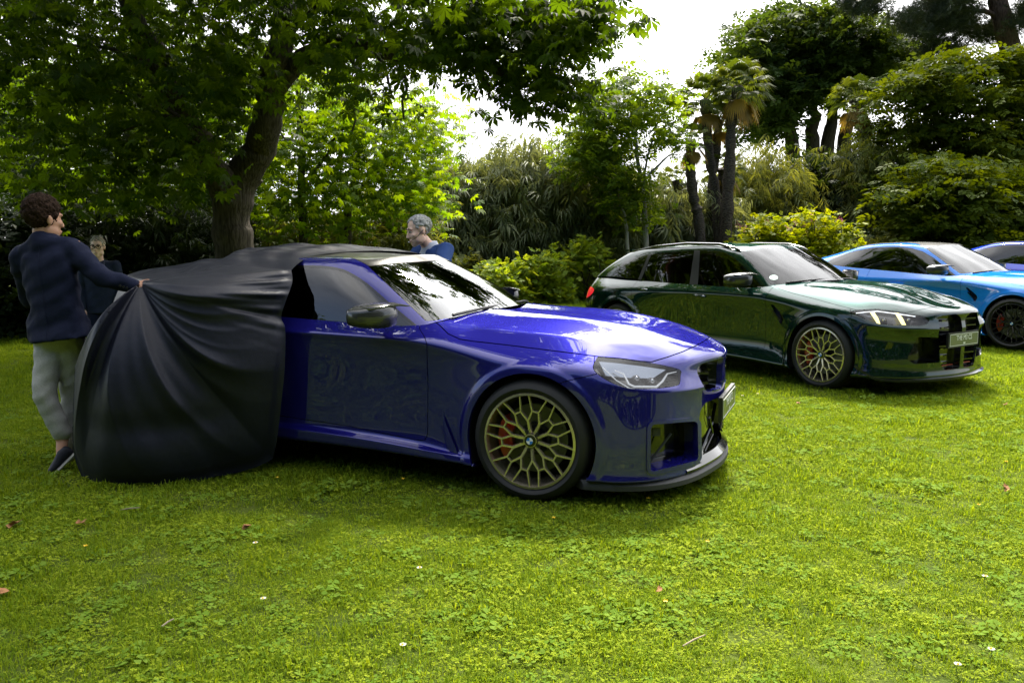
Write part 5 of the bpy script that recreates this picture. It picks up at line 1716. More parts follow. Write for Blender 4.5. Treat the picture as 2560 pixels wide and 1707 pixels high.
def build_trees():
    chestnut()
    # ---- backlit trees behind the chestnut trunk
    small_tree('young_maple_tree', 'slim dark trunk nearest the chestnut with bright backlit leaves', [(757,640),(757,560),(752,470),(755,380),(748,280),(740,180)], 15.0,
               [([(640,200),(860,180),(900,330),(900,520),(830,600),(720,600),(650,560)], 120, -1.2, 1.6)], M_MAPLE, T_CHESTNUT, 20, .30, (.10, .16), .085, M_BARK,
               [[(752,470,0),(820,380,-.2),(870,300,-.4)], [(755,400,0),(700,330,.2)], [(757,520,0),(660,510,.1)]], 'backlit trees beside the chestnut')
    small_tree('young_maple_tree', 'forked backlit tree behind the roof of the half covered car', [(868,640),(868,560),(872,500),(890,420),(900,330)], 16.0,
               [([(850,260),(1060,240),(1130,330),(1100,400),(1125,480),(1090,570),(980,520),(860,600),(820,500)], 135, -1.3, 1.6), ([(1010,470),(1110,480),(1130,520),(1040,560)], 8, -2, -1.2)], M_MAPLE, T_CHESTNUT, 20, .30, (.10, .16), .085, M_BARK,
               [[(870,520,0),(930,440,-.2),(1000,400,-.3)], [(872,500,0),(840,420,.1)], [(885,440,0),(960,330,-.2)]], 'backlit trees beside the chestnut')
    # ---- darker trees filling in at the left
    for k, (poly, D, x, lab) in enumerate([([(-120,180),(90,180),(150,320),(140,520),(-20,520),(-120,450)], 19.5, 40, 'dark tree at the far left edge behind the man in the navy blazer'),
                                      ([(130,150),(380,150),(420,400),(400,600),(180,600),(120,400)], 18.0, 260, 'dark leafy tree behind the person with glasses'),
                                      ([(380,150),(660,200),(660,600),(420,610),(370,400)], 17.5, 470, 'dark leafy tree directly behind the chestnut trunk')]):
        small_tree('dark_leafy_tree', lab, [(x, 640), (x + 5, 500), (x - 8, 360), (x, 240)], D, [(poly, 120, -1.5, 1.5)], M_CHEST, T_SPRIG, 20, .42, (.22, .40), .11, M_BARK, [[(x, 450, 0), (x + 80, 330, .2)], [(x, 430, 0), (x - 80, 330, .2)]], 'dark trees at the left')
    # sprigs and shrubs at the foot of these trees
    for k, (x0, x1, y0, D, lab) in enumerate([(-160, 70, 560, 12.6, 'near black laurel shrub at the left edge behind the navy blazer'), (40, 230, 560, 13.6, 'dark shrub between the walking man and the person with glasses'), (200, 420, 520, 14.2, 'dark bamboo shrub right behind the person with glasses'), (380, 560, 540, 14.2, 'dark shrub left of the chestnut trunk')]):
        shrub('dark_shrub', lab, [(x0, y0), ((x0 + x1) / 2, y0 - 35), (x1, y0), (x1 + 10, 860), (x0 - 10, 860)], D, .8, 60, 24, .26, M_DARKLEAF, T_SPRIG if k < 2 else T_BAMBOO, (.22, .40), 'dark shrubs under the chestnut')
    for k, (x0, x1, y0, D, lab) in enumerate([(630, 800, 560, 17.2, 'low bamboo tuft just right of the chestnut trunk'), (780, 960, 560, 17.5, 'low bamboo tuft behind the roof of the covered car'), (900, 1060, 500, 18.5, 'brownish bamboo tuft behind the man in the blue blazer')]):
        shrub('bamboo_shrub', lab, [(x0, y0 + 20), ((x0 + x1) / 2, y0 - 15), (x1, y0 + 15), (x1, 700), (x0, 700)], D, .7, 42, 22, .28, M_BAMB2, T_BAMBOO, (.26, .42), 'low bamboo under the trees')
    # ---- the tall bamboo hedge
    spots = [(1000, 1170, 450, 21.5, 'bamboo clump at the left end of the tall hedge'), (1090, 1290, 425, 21.8, 'bamboo clump behind the man in the blue blazer'), (1210, 1400, 372, 22.2, 'tallest bamboo clump of the hedge, left of the pale trunked trees'), (1330, 1530, 410, 22.0, 'bamboo clump behind the hydrangeas'), (1470, 1680, 460, 22.6, 'bamboo clump behind the pale trunked trees'), (1640, 1860, 470, 23.6, 'bamboo clump behind the palm trunks')]
    for (x0, x1, y0, D, lab) in spots:
        t = shrub('bamboo_clump', lab, [(x0, y0 + 50), (x0 + 40, y0 + 12), ((x0 + x1) / 2, y0), (x1 - 40, y0 + 10), (x1, y0 + 45), (x1 + 5, 760), (x0 - 5, 760)], D, .75, 130, 26, .34, M_BAMB, T_BAMBOO, (.34, .62), 'tall bamboo hedge', 'bamboo', (.0, 1.1), .9, 0)
        mb = MB()
        for k in range(12):
            x = x0 + (x1 - x0) * rng.random(); p = at(x, 620, D - .5 + rng.random()); top = at(x + rng.normal() * 25, y0 - 12 + 50 * rng.random(), D)
            p[2] = 0
            limb(mb, [p, (p + top) / 2 + rng.normal(size=3) * .06, top], .014, .005, 5, .02)
        mb.build('culms', M_CULM, t, 60)['kind'] = 'stuff'
    # ---- hydrangeas in front of the hedge
    for (x0, x1, y0, D, lab) in [(1185, 1320, 655, 18.6, 'light green hydrangea right behind the far windscreen pillar'), (1290, 1430, 640, 19.2, 'light green hydrangea in the middle of the row'), (1400, 1560, 595, 19.8, 'tallest light green hydrangea beside the tail of the green estate'), (1130, 1230, 650, 19.8, 'pale dusty hydrangea behind the blue blazer')]:
        yb = 610 + 1391 * F_PX / 1000 / D
        shrub('hydrangea', lab, [(x0, y0 + 45), (x0 + 30, y0 + 10), ((x0 + x1) / 2, y0), (x1 - 20, y0 + 18), (x1, y0 + 60), (x1 - 5, yb), (x0 + 5, yb)], D, .55, 75, 13, .13, M_HYD if x0 > 1150 else M_BAMB2, T_HYDRANGEA, (.13, .21), 'light green hydrangeas', 'shrub', (-.9, .4), .8, 7)
    for (x0, x1, y0, D, lab) in [(1842, 1990, 545, 20.6, 'yellow green flowering hydrangea above the roof of the green estate'), (1960, 2145, 530, 21.0, 'yellow green flowering hydrangea left of the sky blue coupe')]:
        t = shrub('hydrangea', lab, [(x0, y0 + 45), (x0 + 30, y0 + 10), ((x0 + x1) / 2, y0), (x1 - 30, y0 + 12), (x1, y0 + 55), (x1 - 5, 740), (x0 + 5, 740)], D, .6, 120, 14, .15, M_HYD2, T_HYDRANGEA, (.13, .22), 'yellow green hydrangeas with pink flowers', 'shrub', (-.9, .4), .8, 7)
        for k in range(9):
            x = x0 + (x1 - x0) * rng.random(); c = at(x, y0 + 3 + 26 * abs(rng.normal()) + .12 * abs(x - (x0 + x1) / 2), D - .35)
            P = c + rng.normal(size=(26, 3)) * .04
            o = scatter('flower_head', T_LEAF, P, leaf_rot(26, (-1, 1), 1), np.full(26, .035), M_PINKF, t)
    # ---- pale trunked young trees
    small_tree('young_tree', 'young tree with pale straight trunk and sunlit open crown', [(1617,640),(1613,560),(1608,499),(1600,447),(1591,370),(1580,290)], 20.4,
               [([(1440,260),(1480,200),(1580,165),(1650,215),(1690,270),(1690,330),(1660,390),(1640,350),(1560,380),(1480,400),(1420,360)], 105, -1.2, 1.2), ([(1490,440),(1640,450),(1660,510),(1600,560),(1540,520)], 28, -.8, .8)], M_YOUNG, T_SPRIG, 15, .26, (.20, .34), .075, M_BARK_PALE,
               [[(1605,480,0),(1625,370,-.1),(1650,290,-.2)], [(1603,460,0),(1660,400,-.2),(1700,370,-.3)], [(1608,500,0),(1540,420,.2),(1500,350,.3)], [(1612,540,0),(1610,440,.1)]], 'young trees with pale trunks')
    small_tree('young_tree', 'thin leaning young tree left of the straight pale trunk', [(1580,650),(1566,570),(1550,512),(1546,460),(1530,400)], 20.0,
               [([(1400,330),(1480,350),(1560,380),(1570,430),(1480,440),(1410,420)], 42, -.9, .9)], M_YOUNG, T_SPRIG, 15, .24, (.2, .32), .045, M_BARK_PALE,
               [[(1550,512,0),(1500,450,.1),(1450,410,.2)]], 'young trees with pale trunks')
    # ---- palms
    palm('tall palm with two toned fan head, rightmost of the palm group', [(1816,640),(1818,520),(1825,400),(1830,290),(1848,215)], 22.0, True, 38, .92, .15, 9)
    palm('tall palm partly hidden by the young tree crown', [(1803,640),(1792,520),(1775,400),(1765,300),(1762,248)], 22.4, True, 34, .90, .13, 4)
    palm('leaning palm with low yellowed fronds left of the palm group', [(1762,640),(1748,560),(1735,500),(1726,420),(1728,350)], 21.8, True, 18, .62, .13, 6)
    palm('short palm with drooping fan leaves behind the palm group', [(1784,640),(1778,540),(1780,450),(1792,360),(1797,300)], 22.9, True, 22, .70, .12, 5)
    palm('low palm with yellow tipped fans right of the palm trunks', [(1812,640),(1812,560),(1806,480),(1810,420)], 23.0, True, 18, .72, .16, 7)
    palm('low palm with yellow fans showing left of the palm trunks', [(1725,640),(1712,560),(1700,500),(1690,450)], 23.4, True, 16, .62, .15, 7)
    palm('single palm standing before the dark round tree', [(2190,640),(2180,500),(2164,380),(2155,300),(2140,245)], 27.0, True, 30, .95, .20, 9, 'single palm')
    # ---- bamboo and shrubs behind
    for (x0, x1, y0, D, m, lab) in [(1835, 2000, 385, 25.5, M_BAMB2, 'pale bamboo mass right of the palms'), (1960, 2120, 400, 27.0, M_DARKLEAF, 'dark shrub between pale bamboo and clipped dome'), (2090, 2210, 370, 26.0, M_BAMB2, 'yellowish bamboo at the foot of the single palm')]:
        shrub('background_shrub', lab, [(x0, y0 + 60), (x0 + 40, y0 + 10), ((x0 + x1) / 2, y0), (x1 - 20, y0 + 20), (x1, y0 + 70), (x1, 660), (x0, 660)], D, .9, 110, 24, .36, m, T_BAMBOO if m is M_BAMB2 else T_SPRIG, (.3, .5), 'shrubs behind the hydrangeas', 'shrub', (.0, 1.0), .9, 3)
    # clipped dome
    t = tree('clipped_shrub', 'clipped dark green dome shaped shrub above the sky blue coupe', None, 'shrub')
    c = at(2134, 600, 24.0); c[2] = .75
    d = rng.normal(size=(5200, 3)); d /= np.linalg.norm(d, axis=1)[:, None]; d[:, 2] = np.abs(d[:, 2])
    P = c + d * np.array([.84, .84, 1.22]) * rng.uniform(.9, 1.0, (5200, 1)) - np.array([0, 0, .1])
    scatter('foliage', T_LEAF, P, leaf_rot(5200, (-1, 1), 1), rng.uniform(.06, .1, 5200), M_BOX, t)
    mb = MB(); mb.lathe([(.0, 1.85), (.4, 1.7), (.68, 1.2), (.74, .7), (.72, 0)], 20, 'Z')
    o = mb.build('stems', M_DARKLEAF, t); o.location = (c[0], c[1], 0)
    # low brown hedge strip
    shrub('low_hedge', 'low brownish hedge strip seen over the roof of the sky blue coupe', [(2150, 603), (2200, 598), (2300, 594), (2300, 680), (2150, 680)], 22.5, .4, 60, 18, .14, M_BAMB2, T_SPRIG_FINE, (.14, .22), None, 'hedge', stems=3)
    # ---- big dark round tree on the rise
    t = tree('round_tree', 'large dark round headed tree with several dark stems on the rise')
    mb = MB(); D = 38
    for (x, x2, y2) in ((1990, 1960, 150), (2040, 2030, 120), (2078, 2090, 110), (2120, 2180, 180)):
        b = at(x, 385, D); b[2] -= 3.5
        limb(mb, [b, at(x - 8, 350, D), at((x + x2) / 2, 270, D), at(x2, y2, D)], .38, .12, 10, .06)
    mb.build('trunk', M_BARK, t, 60)
    C = np.vstack([pick_px([(1818,140),(1850,80),(1930,28),(2000,14),(2080,16),(2140,40),(2200,75),(2290,120),(2305,135),(2270,170),(2230,190),(2200,230),(2120,250),(2050,235),(1980,260),(1900,330),(1850,340),(1880,250),(1830,220)], 330, D - 3, D + 3),
                   pick_px([(1860,260),(1960,240),(1950,330),(1870,350)], 20, D - 2, D + 2)])
    P = clumped(C, 20, .50, .6)
    scatter('foliage', T_SPRIG, P, leaf_rot(len(P), (-.2, .7), .5), rng.uniform(.42, .72, len(P)), M_ROUND, t)
    # ---- tall evergreen shrubs at the right
    for k, (poly, D, n, lab) in enumerate([
        ([(2170,260),(2230,190),(2330,140),(2420,130),(2470,200),(2480,400),(2400,520),(2200,520),(2160,400)], 26.0, 150, 'tall layered evergreen above the roof of the sky blue coupe'),
        ([(2400,150),(2500,130),(2640,110),(2680,560),(2480,560),(2420,400)], 26.5, 150, 'tall dark evergreen at the right edge under the pine'),
        ([(2240,480),(2290,410),(2370,395),(2440,410),(2480,480),(2470,640),(2230,640)], 23.0, 120, 'nearer rounded evergreen above the royal blue car'),
        ([(2440,440),(2540,420),(2660,440),(2660,640),(2430,640)], 24.0, 100, 'dark low evergreen behind the royal blue car at the right edge')]):
        t = shrub('evergreen_shrub', lab, poly, D, 1.1, n, 24, .36, M_LAUREL, T_SPRIG, (.28, .48), 'tall evergreens at the right', 'shrub', (-.1, .5), .35, 5)
    # dim understorey that closes the view behind the right-hand shrubs
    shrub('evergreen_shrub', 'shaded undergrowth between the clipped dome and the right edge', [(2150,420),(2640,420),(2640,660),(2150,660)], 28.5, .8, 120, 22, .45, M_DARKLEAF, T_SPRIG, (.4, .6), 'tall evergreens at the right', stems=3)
    # ---- pine
    t = tree('pine_tree', 'tall pine with bare dark trunk at the upper right')
    mb = MB(); D = 32
    b = at(2530, 230, D); b[2] = 0
    limb(mb, [b, at(2530, 210, D), at(2520, 100, D), at(2495, 0, D), at(2480, -150, D), at(2470, -350, D)], .42, .26, 14, .03)
    for p in ([(2505,40),(2420,30),(2330,45),(2270,60)], [(2490,-60),(2400,-30),(2300,10)], [(2510,60),(2600,60)], [(2480,-160),(2250,-120),(2140,10)]):
        limb(mb, [at(x, y, D - .5 * i) for i, (x, y) in enumerate(p)], .10, .03, 7, .05)
    mb.build('trunk', M_BARK_PINE, t, 60)
    C = np.vstack([pick_px([(2240,40),(2300,20),(2360,-20),(2460,-60),(2480,10),(2440,60),(2370,80),(2330,95),(2270,75)], 75, D - 2.5, D + 1.5), pick_px([(2540,-40),(2640,-40),(2640,90),(2545,80)], 45, D - 2, D + 2),
                   pick_px([(2105,-60),(2200,-60),(2203,5),(2180,30),(2120,20)], 24, D - 2, D), pick_px([(2310,115),(2400,100),(2390,125),(2330,135)], 10, D - 1, D + 1), pick_px([(2400,60),(2500,40),(2500,110),(2420,100)], 18, D, D + 1.5), in_ellipsoid(at(2440, -330, D), (5, 4, 3), 160, .4)])
    P = clumped(C, 22, .26, .6)
    scatter('foliage', T_NEEDLES, P, leaf_rot(len(P), (-1, 1), .8), rng.uniform(.16, .28, len(P)), M_PINE, t)
    # ---- lampshade hanging in the chestnut
    c = at(265, 390, 10.6)
    o = empty('hanging_lamp', tuple(c)); tag(o, 'pale lampshade hanging among the dark chestnut leaves', 'lamp')
    V = MB().lathe([(.02, .10), (.05, .085), (.085, 0), (.08, -.10), (.06, -.12)], 16, 'Z')
    s = V.build('shade', M_LAMPSHADE, o); s.rotation_euler = (.25, -.35, 0)
    MB().tube([(0, 0, .1), (.02, 0, .5), (.03, .02, .9)], .004, 5).build('cord', M_TRIM, o)
    # ---- woodland across the garden behind the viewer (mirrored in paint and glass)
    C = []
    for k in range(22):
        a = math.radians(195 + 150 * k / 21); R_ = 25 + 6 * rng.random()
        h = 14 + 6 * rng.random()
        C.append(in_ellipsoid((R_ * math.cos(a), R_ * math.sin(a), h * .52), (4.0, 3.4, h * .55), 150, .6))
    C = np.vstack(C); C = C[C[:, 2] > .2]
    P = clumped(C, 8, .7, .7)
    scatter('woodland', T_SPRIG, P, leaf_rot(len(P), (-.4, .7), .6), rng.uniform(.9, 1.6, len(P)), M_ROUND)
# ================================================================ cover cloth
M_CLOTH = mat('black_navy_cover', (.012, .013, .019), .45, spec=.42)
add_noise(M_CLOTH, (.0055, .0065, .015), (.0085, .010, .022), 40, 4, .12, 'Object', (1, 1, 1), .3, .7, bscale=26, bdist=.012)

def curve3(pts, n):
    """n points along a smooth curve through (px, py, depth)"""
    W = [at(*p) for p in pts]
    Q = np.array(smooth_poly(W, 12, False))
    s = np.concatenate([[0], np.cumsum(np.linalg.norm(np.diff(Q, axis=0), axis=1))])
    t = np.linspace(0, s[-1], n)
    return np.stack([np.interp(t, s, Q[:, k]) for k in range(3)], 1)

def cover():
    H = at(352, 708, 4.97)
    ridge = [(360,699,5.0),(405,699,5.05),(450,697,5.12),(495,681,5.2),(542,667,5.26),(620,664,5.3),(677,671,5.26),(729,675,5.17)]
    edge = [(729,675,5.17),(732,703,5.10),(722,735,5.04),(712,762,5.01),(704,796,5.0),(714,824,4.98),(713,915,4.94),(706,992,4.93),(694,1096,4.94),(683,1147,4.97)]
    hem = [(683,1147,4.97),(661,1160,4.95),(620,1175,4.92),(560,1190,4.87),(517,1201,4.82),(440,1213,4.75),(362,1219,4.71),(290,1218,4.72),(248,1214,4.75),(205,1196,4.84)]
    left = [(205,1196,4.84),(183,1130,4.85),(181,1050,4.83),(186,946,4.84),(193,905,4.85),(232,858,4.88),(279,812,4.9),(325,765,4.93)]
    n1, n2, n3, n4 = 80, 120, 130, 110
    B = np.vstack([curve3(ridge, n1)[:-1], curve3(edge, n2)[:-1], curve3(hem, n3)[:-1], curve3(left, n4)])
    ns, nt_ = len(B), 96
    S = np.linspace(0, 1, ns)
    # where along the border each part runs
    a1 = n1 / ns; a2 = (n1 + n2) / ns; a3 = (n1 + n2 + n3) / ns
    t = np.linspace(.02, 1, nt_)
    SS, TT = np.meshgrid(S, t, indexing='ij')
    P = H + (B[:, None, :] - H) * TT[..., None]
    # belly of the cloth, blown and dragged towards the viewer
    inside = np.clip((SS - a1 * .55) / .12, 0, 1) * np.clip((1.0 - SS) / .10, 0, 1)
    bul = np.sin(np.pi * np.clip(TT, 0, 1) ** .8) * inside
    ang = SS + .10 * TT ** 2 * np.clip((SS - a1) / .1, 0, 1)
    env = inside * np.clip(TT * 1.6, 0, 1)
    def ridgef(x, k=1.6): return (1 - np.abs(np.sin(x))) ** k
    big = .062 * ridgef(ang * 21 + .6, 1.2) * np.sin(np.pi * np.clip(TT, 0, 1) ** .7) + .008 * ridgef(ang * 43 + 1.9, 1.1) * TT * (1.15 - TT)
    fine = .004 * np.sin(ang * 120 + 2 * TT) * np.exp(-((TT - .45) / .3) ** 2) 
    # crushed wrinkles along the front edge, by the roof
    wr = np.exp(-((SS - (a1 + .035)) / .05) ** 2) * np.clip((TT - .55) / .3, 0, 1) * (.014 * np.sin(SS * 290 + 5 * TT) + .008 * np.sin(SS * 520 + TT * 17))
    # the bottom bulk gathers in a swag above the hem
    swag = .03 * np.exp(-((TT - .86) / .10) ** 2) * np.exp(-((SS - (a2 + a3) / 2) / .16) ** 2) - .02 * np.exp(-((TT - .70) / .06) ** 2) * np.exp(-((SS - (a2 + a3) / 2 + .03) / .15) ** 2)
    crease = .011 * ridgef(ang * 62 + 2.2 * np.sin(TT * 3 + SS * 14), 1.5) * np.exp(-((SS - (a1 + .12)) / .16) ** 2) * np.clip(TT / .3, 0, 1) * (1.08 - TT)
    dist = .22 * bul + crease * inside + env * (big + fine) * 1.0 + wr + swag * inside
    # fade to nothing at the border except the hem's own ripple
    fade = np.clip((1 - TT) / .06, 0, 1) * .85 + .15
    view = np.array([0.12, -1.0, .10]); view /= np.linalg.norm(view)
    P = P + view * (dist * fade)[..., None]
    P[..., 2] = np.maximum(P[..., 2], .012 + .012 * np.sin(SS * 120))
    V = P.reshape(-1, 3)
    F = []
    for i in range(ns - 1):
        for k in range(nt_ - 1):
            F.append((i * nt_ + k, i * nt_ + k + 1, (i + 1) * nt_ + k + 1, (i + 1) * nt_ + k))
    V = list(map(tuple, V))
    # ---- sheet over the boot and the strip lying across the roof
    near = curve3(ridge, n1)
    front = curve3([(729,675,5.17),(748,658,5.28),(776,642,5.42),(820,634,5.55),(864,630,5.72),(949,627,6.02),(1035,632,6.4),(1058,636,6.55)], 60)
    far = curve3([(310,690,5.85),(362,674,6.0),(439,664,6.15),(537,650,6.25),(600,647,6.3),(645,637,6.35),(684,619,6.35),(757,613,6.35),(855,614,6.4),(950,619,6.45),(1020,628,6.5),(1058,636,6.55)], n1)
    rear = curve3([(360,699,5.0),(335,694,5.3),(318,690,5.6),(310,690,5.85)], 60)
    m1, m2 = n1, 60
    u = np.linspace(0, 1, m1)[:, None, None]; v = np.linspace(0, 1, m2)[None, :, None]
    Cn = near[:, None, :] * (1 - v) + far[:, None, :] * v
    Cr = rear[None, :, :] * (1 - u) + front[None, :, :] * u
    Cb = near[0] * (1 - u) * (1 - v) + near[-1] * u * (1 - v) + far[0] * (1 - u) * v + far[-1] * u * v
    T = Cn + Cr - Cb
    uu, vv = u[..., 0] + 0 * v[..., 0], v[..., 0] + 0 * u[..., 0]
    edgef = np.sin(np.pi * uu) ** .6 * np.sin(np.pi * vv) ** .6
    T[..., 2] += edgef * .6 * (.018 * np.sin(uu * 34 + vv * 9 + 1.5 * np.sin(vv * 7)) + .012 * np.sin(uu * 12 - vv * 31) + .012 * np.sin(vv * 48 + uu * 5))
    T[..., 2] += .012 * np.exp(-((uu - .80) / .10) ** 2) * np.sin(np.pi * np.clip(vv * 1.1, 0, 1))
    b0 = len(V)
    V += list(map(tuple, T.reshape(-1, 3)))
    for i in range(m1 - 1):
        for k in range(m2 - 1):
            F.append((b0 + i * m2 + k, b0 + (i + 1) * m2 + k, b0 + (i + 1) * m2 + k + 1, b0 + i * m2 + k + 1))
    # far side hanging down, and the back of the heap
    b1 = len(V); m3 = 24
    for i in range(m1):
        q = T[i, -1]
        for k in range(m3):
            f = k / (m3 - 1)
            V.append((q[0] + .03 * math.sin(i * .5 + f * 4) * f, q[1] + (.22 + .04 * math.sin(i * .7)) * f ** .6, q[2] * (1 - f) + .03 * f))
    for i in range(m1 - 1):
        for k in range(m3 - 1):
            F.append((b1 + i * m3 + k, b1 + (i + 1) * m3 + k, b1 + (i + 1) * m3 + k + 1, b1 + i * m3 + k + 1))
    b2 = len(V)
    for k in range(m2):
        q = T[0, k]
        for j in range(m3):
            f = j / (m3 - 1)
            V.append((q[0] - (.10 * math.sin(math.pi * f) + .22 * f) * min(1, k / 12), q[1] + .02 * math.sin(k * .6) * f, q[2] * (1 - f) + .03 * f))
    for k in range(m2 - 1):
        for j in range(m3 - 1):
            F.append((b2 + k * m3 + j, b2 + k * m3 + j + 1, b2 + (k + 1) * m3 + j + 1, b2 + (k + 1) * m3 + j))
    me = mesh('car_cover', np.array(V), F)
    bm = bmesh.new(); bm.from_mesh(me)
    bmesh.ops.remove_doubles(bm, verts=bm.verts, dist=.004)
    bmesh.ops.recalc_face_normals(bm, faces=bm.faces)
    bm.to_mesh(me); bm.free()
    o = link('car_cover', me, M_CLOTH, None, 180)
    md = o.modifiers.new('soft', 'SMOOTH'); md.factor = .5; md.iterations = 3
    tag(o, 'black navy fabric cover being pulled off the back of the deep blue coupe', 'car cover')

# ================================================================ people
def skin_mat(name, c):
    m = mat(name, c, .5, spec=.35)
    b = m.node_tree.nodes['Principled BSDF']
    b.inputs['Subsurface Weight'].default_value = .12
    b.inputs['Subsurface Radius'].default_value = (.6, .25, .12)
    b.inputs['Subsurface Scale'].default_value = .01
    return m
def cloth_mat(name, c1, c2, scale=220):
    m = mat(name, c1, .85, spec=.15)
    return add_noise(m, c1, c2, scale, 3, .25, 'Object', (1, 1, 1), .3, .7, bscale=14, bdist=.02)
M_SKIN_TAN = skin_mat('tan_skin', (.46, .25, .16))
M_SKIN_PALE = skin_mat('pale_skin', (.95, .62, .48))
M_NAVY = cloth_mat('navy_wool', (.008, .0105, .027), (.013, .017, .040))
M_NAVY2 = cloth_mat('navy_cotton', (.020, .026, .050), (.030, .038, .070))
M_BLAZER = cloth_mat('mid_blue_blazer', (.030, .065, .20), (.045, .088, .25))
M_GREYTR = cloth_mat('grey_trousers', (.34, .335, .32), (.48, .475, .46))
M_SHIRT = cloth_mat('white_shirt', (.62, .64, .74), (.72, .74, .82))
M_SHOE = mat('dark_suede_shoe', (.012, .014, .022), .8)
M_SOLE = mat('white_shoe_sole', (.50, .49, .45), .7)
M_HAIR_BR = mat('dark_brown_hair', (.030, .017, .011), .8, spec=.08); add_noise(M_HAIR_BR, (.012, .007, .005), (.040, .023, .015), 90, 4, .8, bdist=.01)
M_HAIR_GREY = mat('grey_hair', (.30, .29, .28), .7, spec=.2); add_noise(M_HAIR_GREY, (.24, .235, .23), (.56, .55, .53), 70, 5, .6, 'Object', (1, 1, .35), bdist=.006)
M_HAIR_BLOND = mat('ash_blond_hair', (.36, .31, .24), .7, spec=.2); add_noise(M_HAIR_BLOND, (.20, .17, .13), (.52, .46, .36), 70, 5, .6, 'Object', (1, 1, .35), bdist=.006)
M_EYE = mat('eye_dark', (.02, .015, .012), .2)
M_EYEW = mat('eye_white', (.65, .62, .58), .2)
M_BROW = mat('eyebrow', (.10, .075, .06), .8)
M_LIP = mat('lips', (.42, .19, .16), .5)
M_GLASSES = mat('black_glasses_frame', (.006, .006, .007), .25)
M_LANYARD = mat('pale_blue_lanyard', (.22, .50, .62), .6)

def V3(p): return np.array(p, float)
def capsule(mb, a, ra, b, rb, n=14, k=5):
    """tapered capsule"""
    a, b = Vector(a), Vector(b)
    d = (b - a)
    if d.length < 1e-6: d = Vector((0, 0, 1e-3)); b = a + d
    dn = d.normalized()
    P = []; R = []
    for i in range(k + 1):
        t = math.pi / 2 * i / k
        P.append(a - dn * ra * math.cos(t)); R.append(max(ra * math.sin(t), 1e-4))
    for i in range(k + 1):
        t = math.pi / 2 * i / k
        P.append(b + dn * rb * math.sin(t)); R.append(max(rb * math.cos(t), 1e-4))
    mb.tube(P, R, n)

def ellipsoid(mb, c, r, M=None, n=16):
    V = []; F = []
    m = n // 2
    for i in range(1, m):
        th = math.pi * i / m
        for k in range(n):
            ph = 2 * math.pi * k / n
            V.append(Vector((r[0] * math.sin(th) * math.cos(ph), r[1] * math.sin(th) * math.sin(ph), r[2] * math.cos(th))))
    top = len(V); V.append(Vector((0, 0, r[2]))); bot = len(V); V.append(Vector((0, 0, -r[2])))
    for i in range(m - 2):
        for k in range(n):
            k2 = (k + 1) % n
            F.append((i * n + k, (i + 1) * n + k, (i + 1) * n + k2, i * n + k2))
    for k in range(n):
        k2 = (k + 1) % n
        F.append((top, k, k2)); F.append((bot, (m - 2) * n + k2, (m - 2) * n + k))
    if M is not None: V = [M @ v for v in V]
    mb.add([v + Vector(c) for v in V], F)

def loft(mb, rings, n=22):
    """rings: (centre, half axis a, half axis b)"""
    V = []; F = []
    for c, a, b in rings:
        c, a, b = Vector(c), Vector(a), Vector(b)
        for k in range(n):
            t = 2 * math.pi * k / n
            ct, st = math.cos(t), math.sin(t)
            V.append(c + a * (abs(ct) ** .85 * (1 if ct > 0 else -1)) + b * (abs(st) ** .85 * (1 if st > 0 else -1)))
    for i in range(len(rings) - 1):
        for k in range(n):
            k2 = (k + 1) % n
            F.append((i * n + k, i * n + k2, (i + 1) * n + k2, (i + 1) * n + k))
    F.append(tuple(range(n - 1, -1, -1))); F.append(tuple(range((len(rings) - 1) * n, len(rings) * n)))
    mb.add(V, F)

def fuse(name, mb, m, parent, voxel=.01, smooth=6, wrinkle=0.0, wscale=9.0):
    """overlapping solids grown into one continuous surface"""
    me0 = mesh('tmp', np.array([tuple(v) for v in mb.V]), mb.F)
    bm = bmesh.new(); bm.from_mesh(me0); bmesh.ops.recalc_face_normals(bm, faces=bm.faces); bm.to_mesh(me0); bm.free()
    ob = bpy.data.objects.new('tmp', me0); COL.objects.link(ob)
    r = ob.modifiers.new('r', 'REMESH'); r.mode = 'VOXEL'; r.voxel_size = voxel
    s = ob.modifiers.new('s', 'SMOOTH'); s.factor = .5; s.iterations = smooth
    dg = bpy.context.evaluated_depsgraph_get()
    me = bpy.data.meshes.new_from_object(ob.evaluated_get(dg))
    me.name = name
    bpy.data.objects.remove(ob); bpy.data.meshes.remove(me0)
    if wrinkle:
        n = len(me.vertices)
        co = np.empty(n * 3, np.float32); me.vertices.foreach_get('co', co); co = co.reshape(-1, 3)
        no = np.empty(n * 3, np.float32); me.vertices.foreach_get('normal', no); no = no.reshape(-1, 3)
        x, y, z = co.T * wscale
        w = np.sin(z * 2.3 + 1.7 * np.sin(x * 1.9 + y) + x) * .6 + np.sin(z * 4.9 - x * 2.7 + 1.3 * np.sin(y * 3.1)) * .4
        w = np.sign(w) * np.abs(w) ** 1.3
        co += no * (w * wrinkle)[:, None]
        me.vertices.foreach_set('co', co.ravel()); me.update()
    me.materials.clear()
    o = link(name, me, m, parent, 180)
    return o

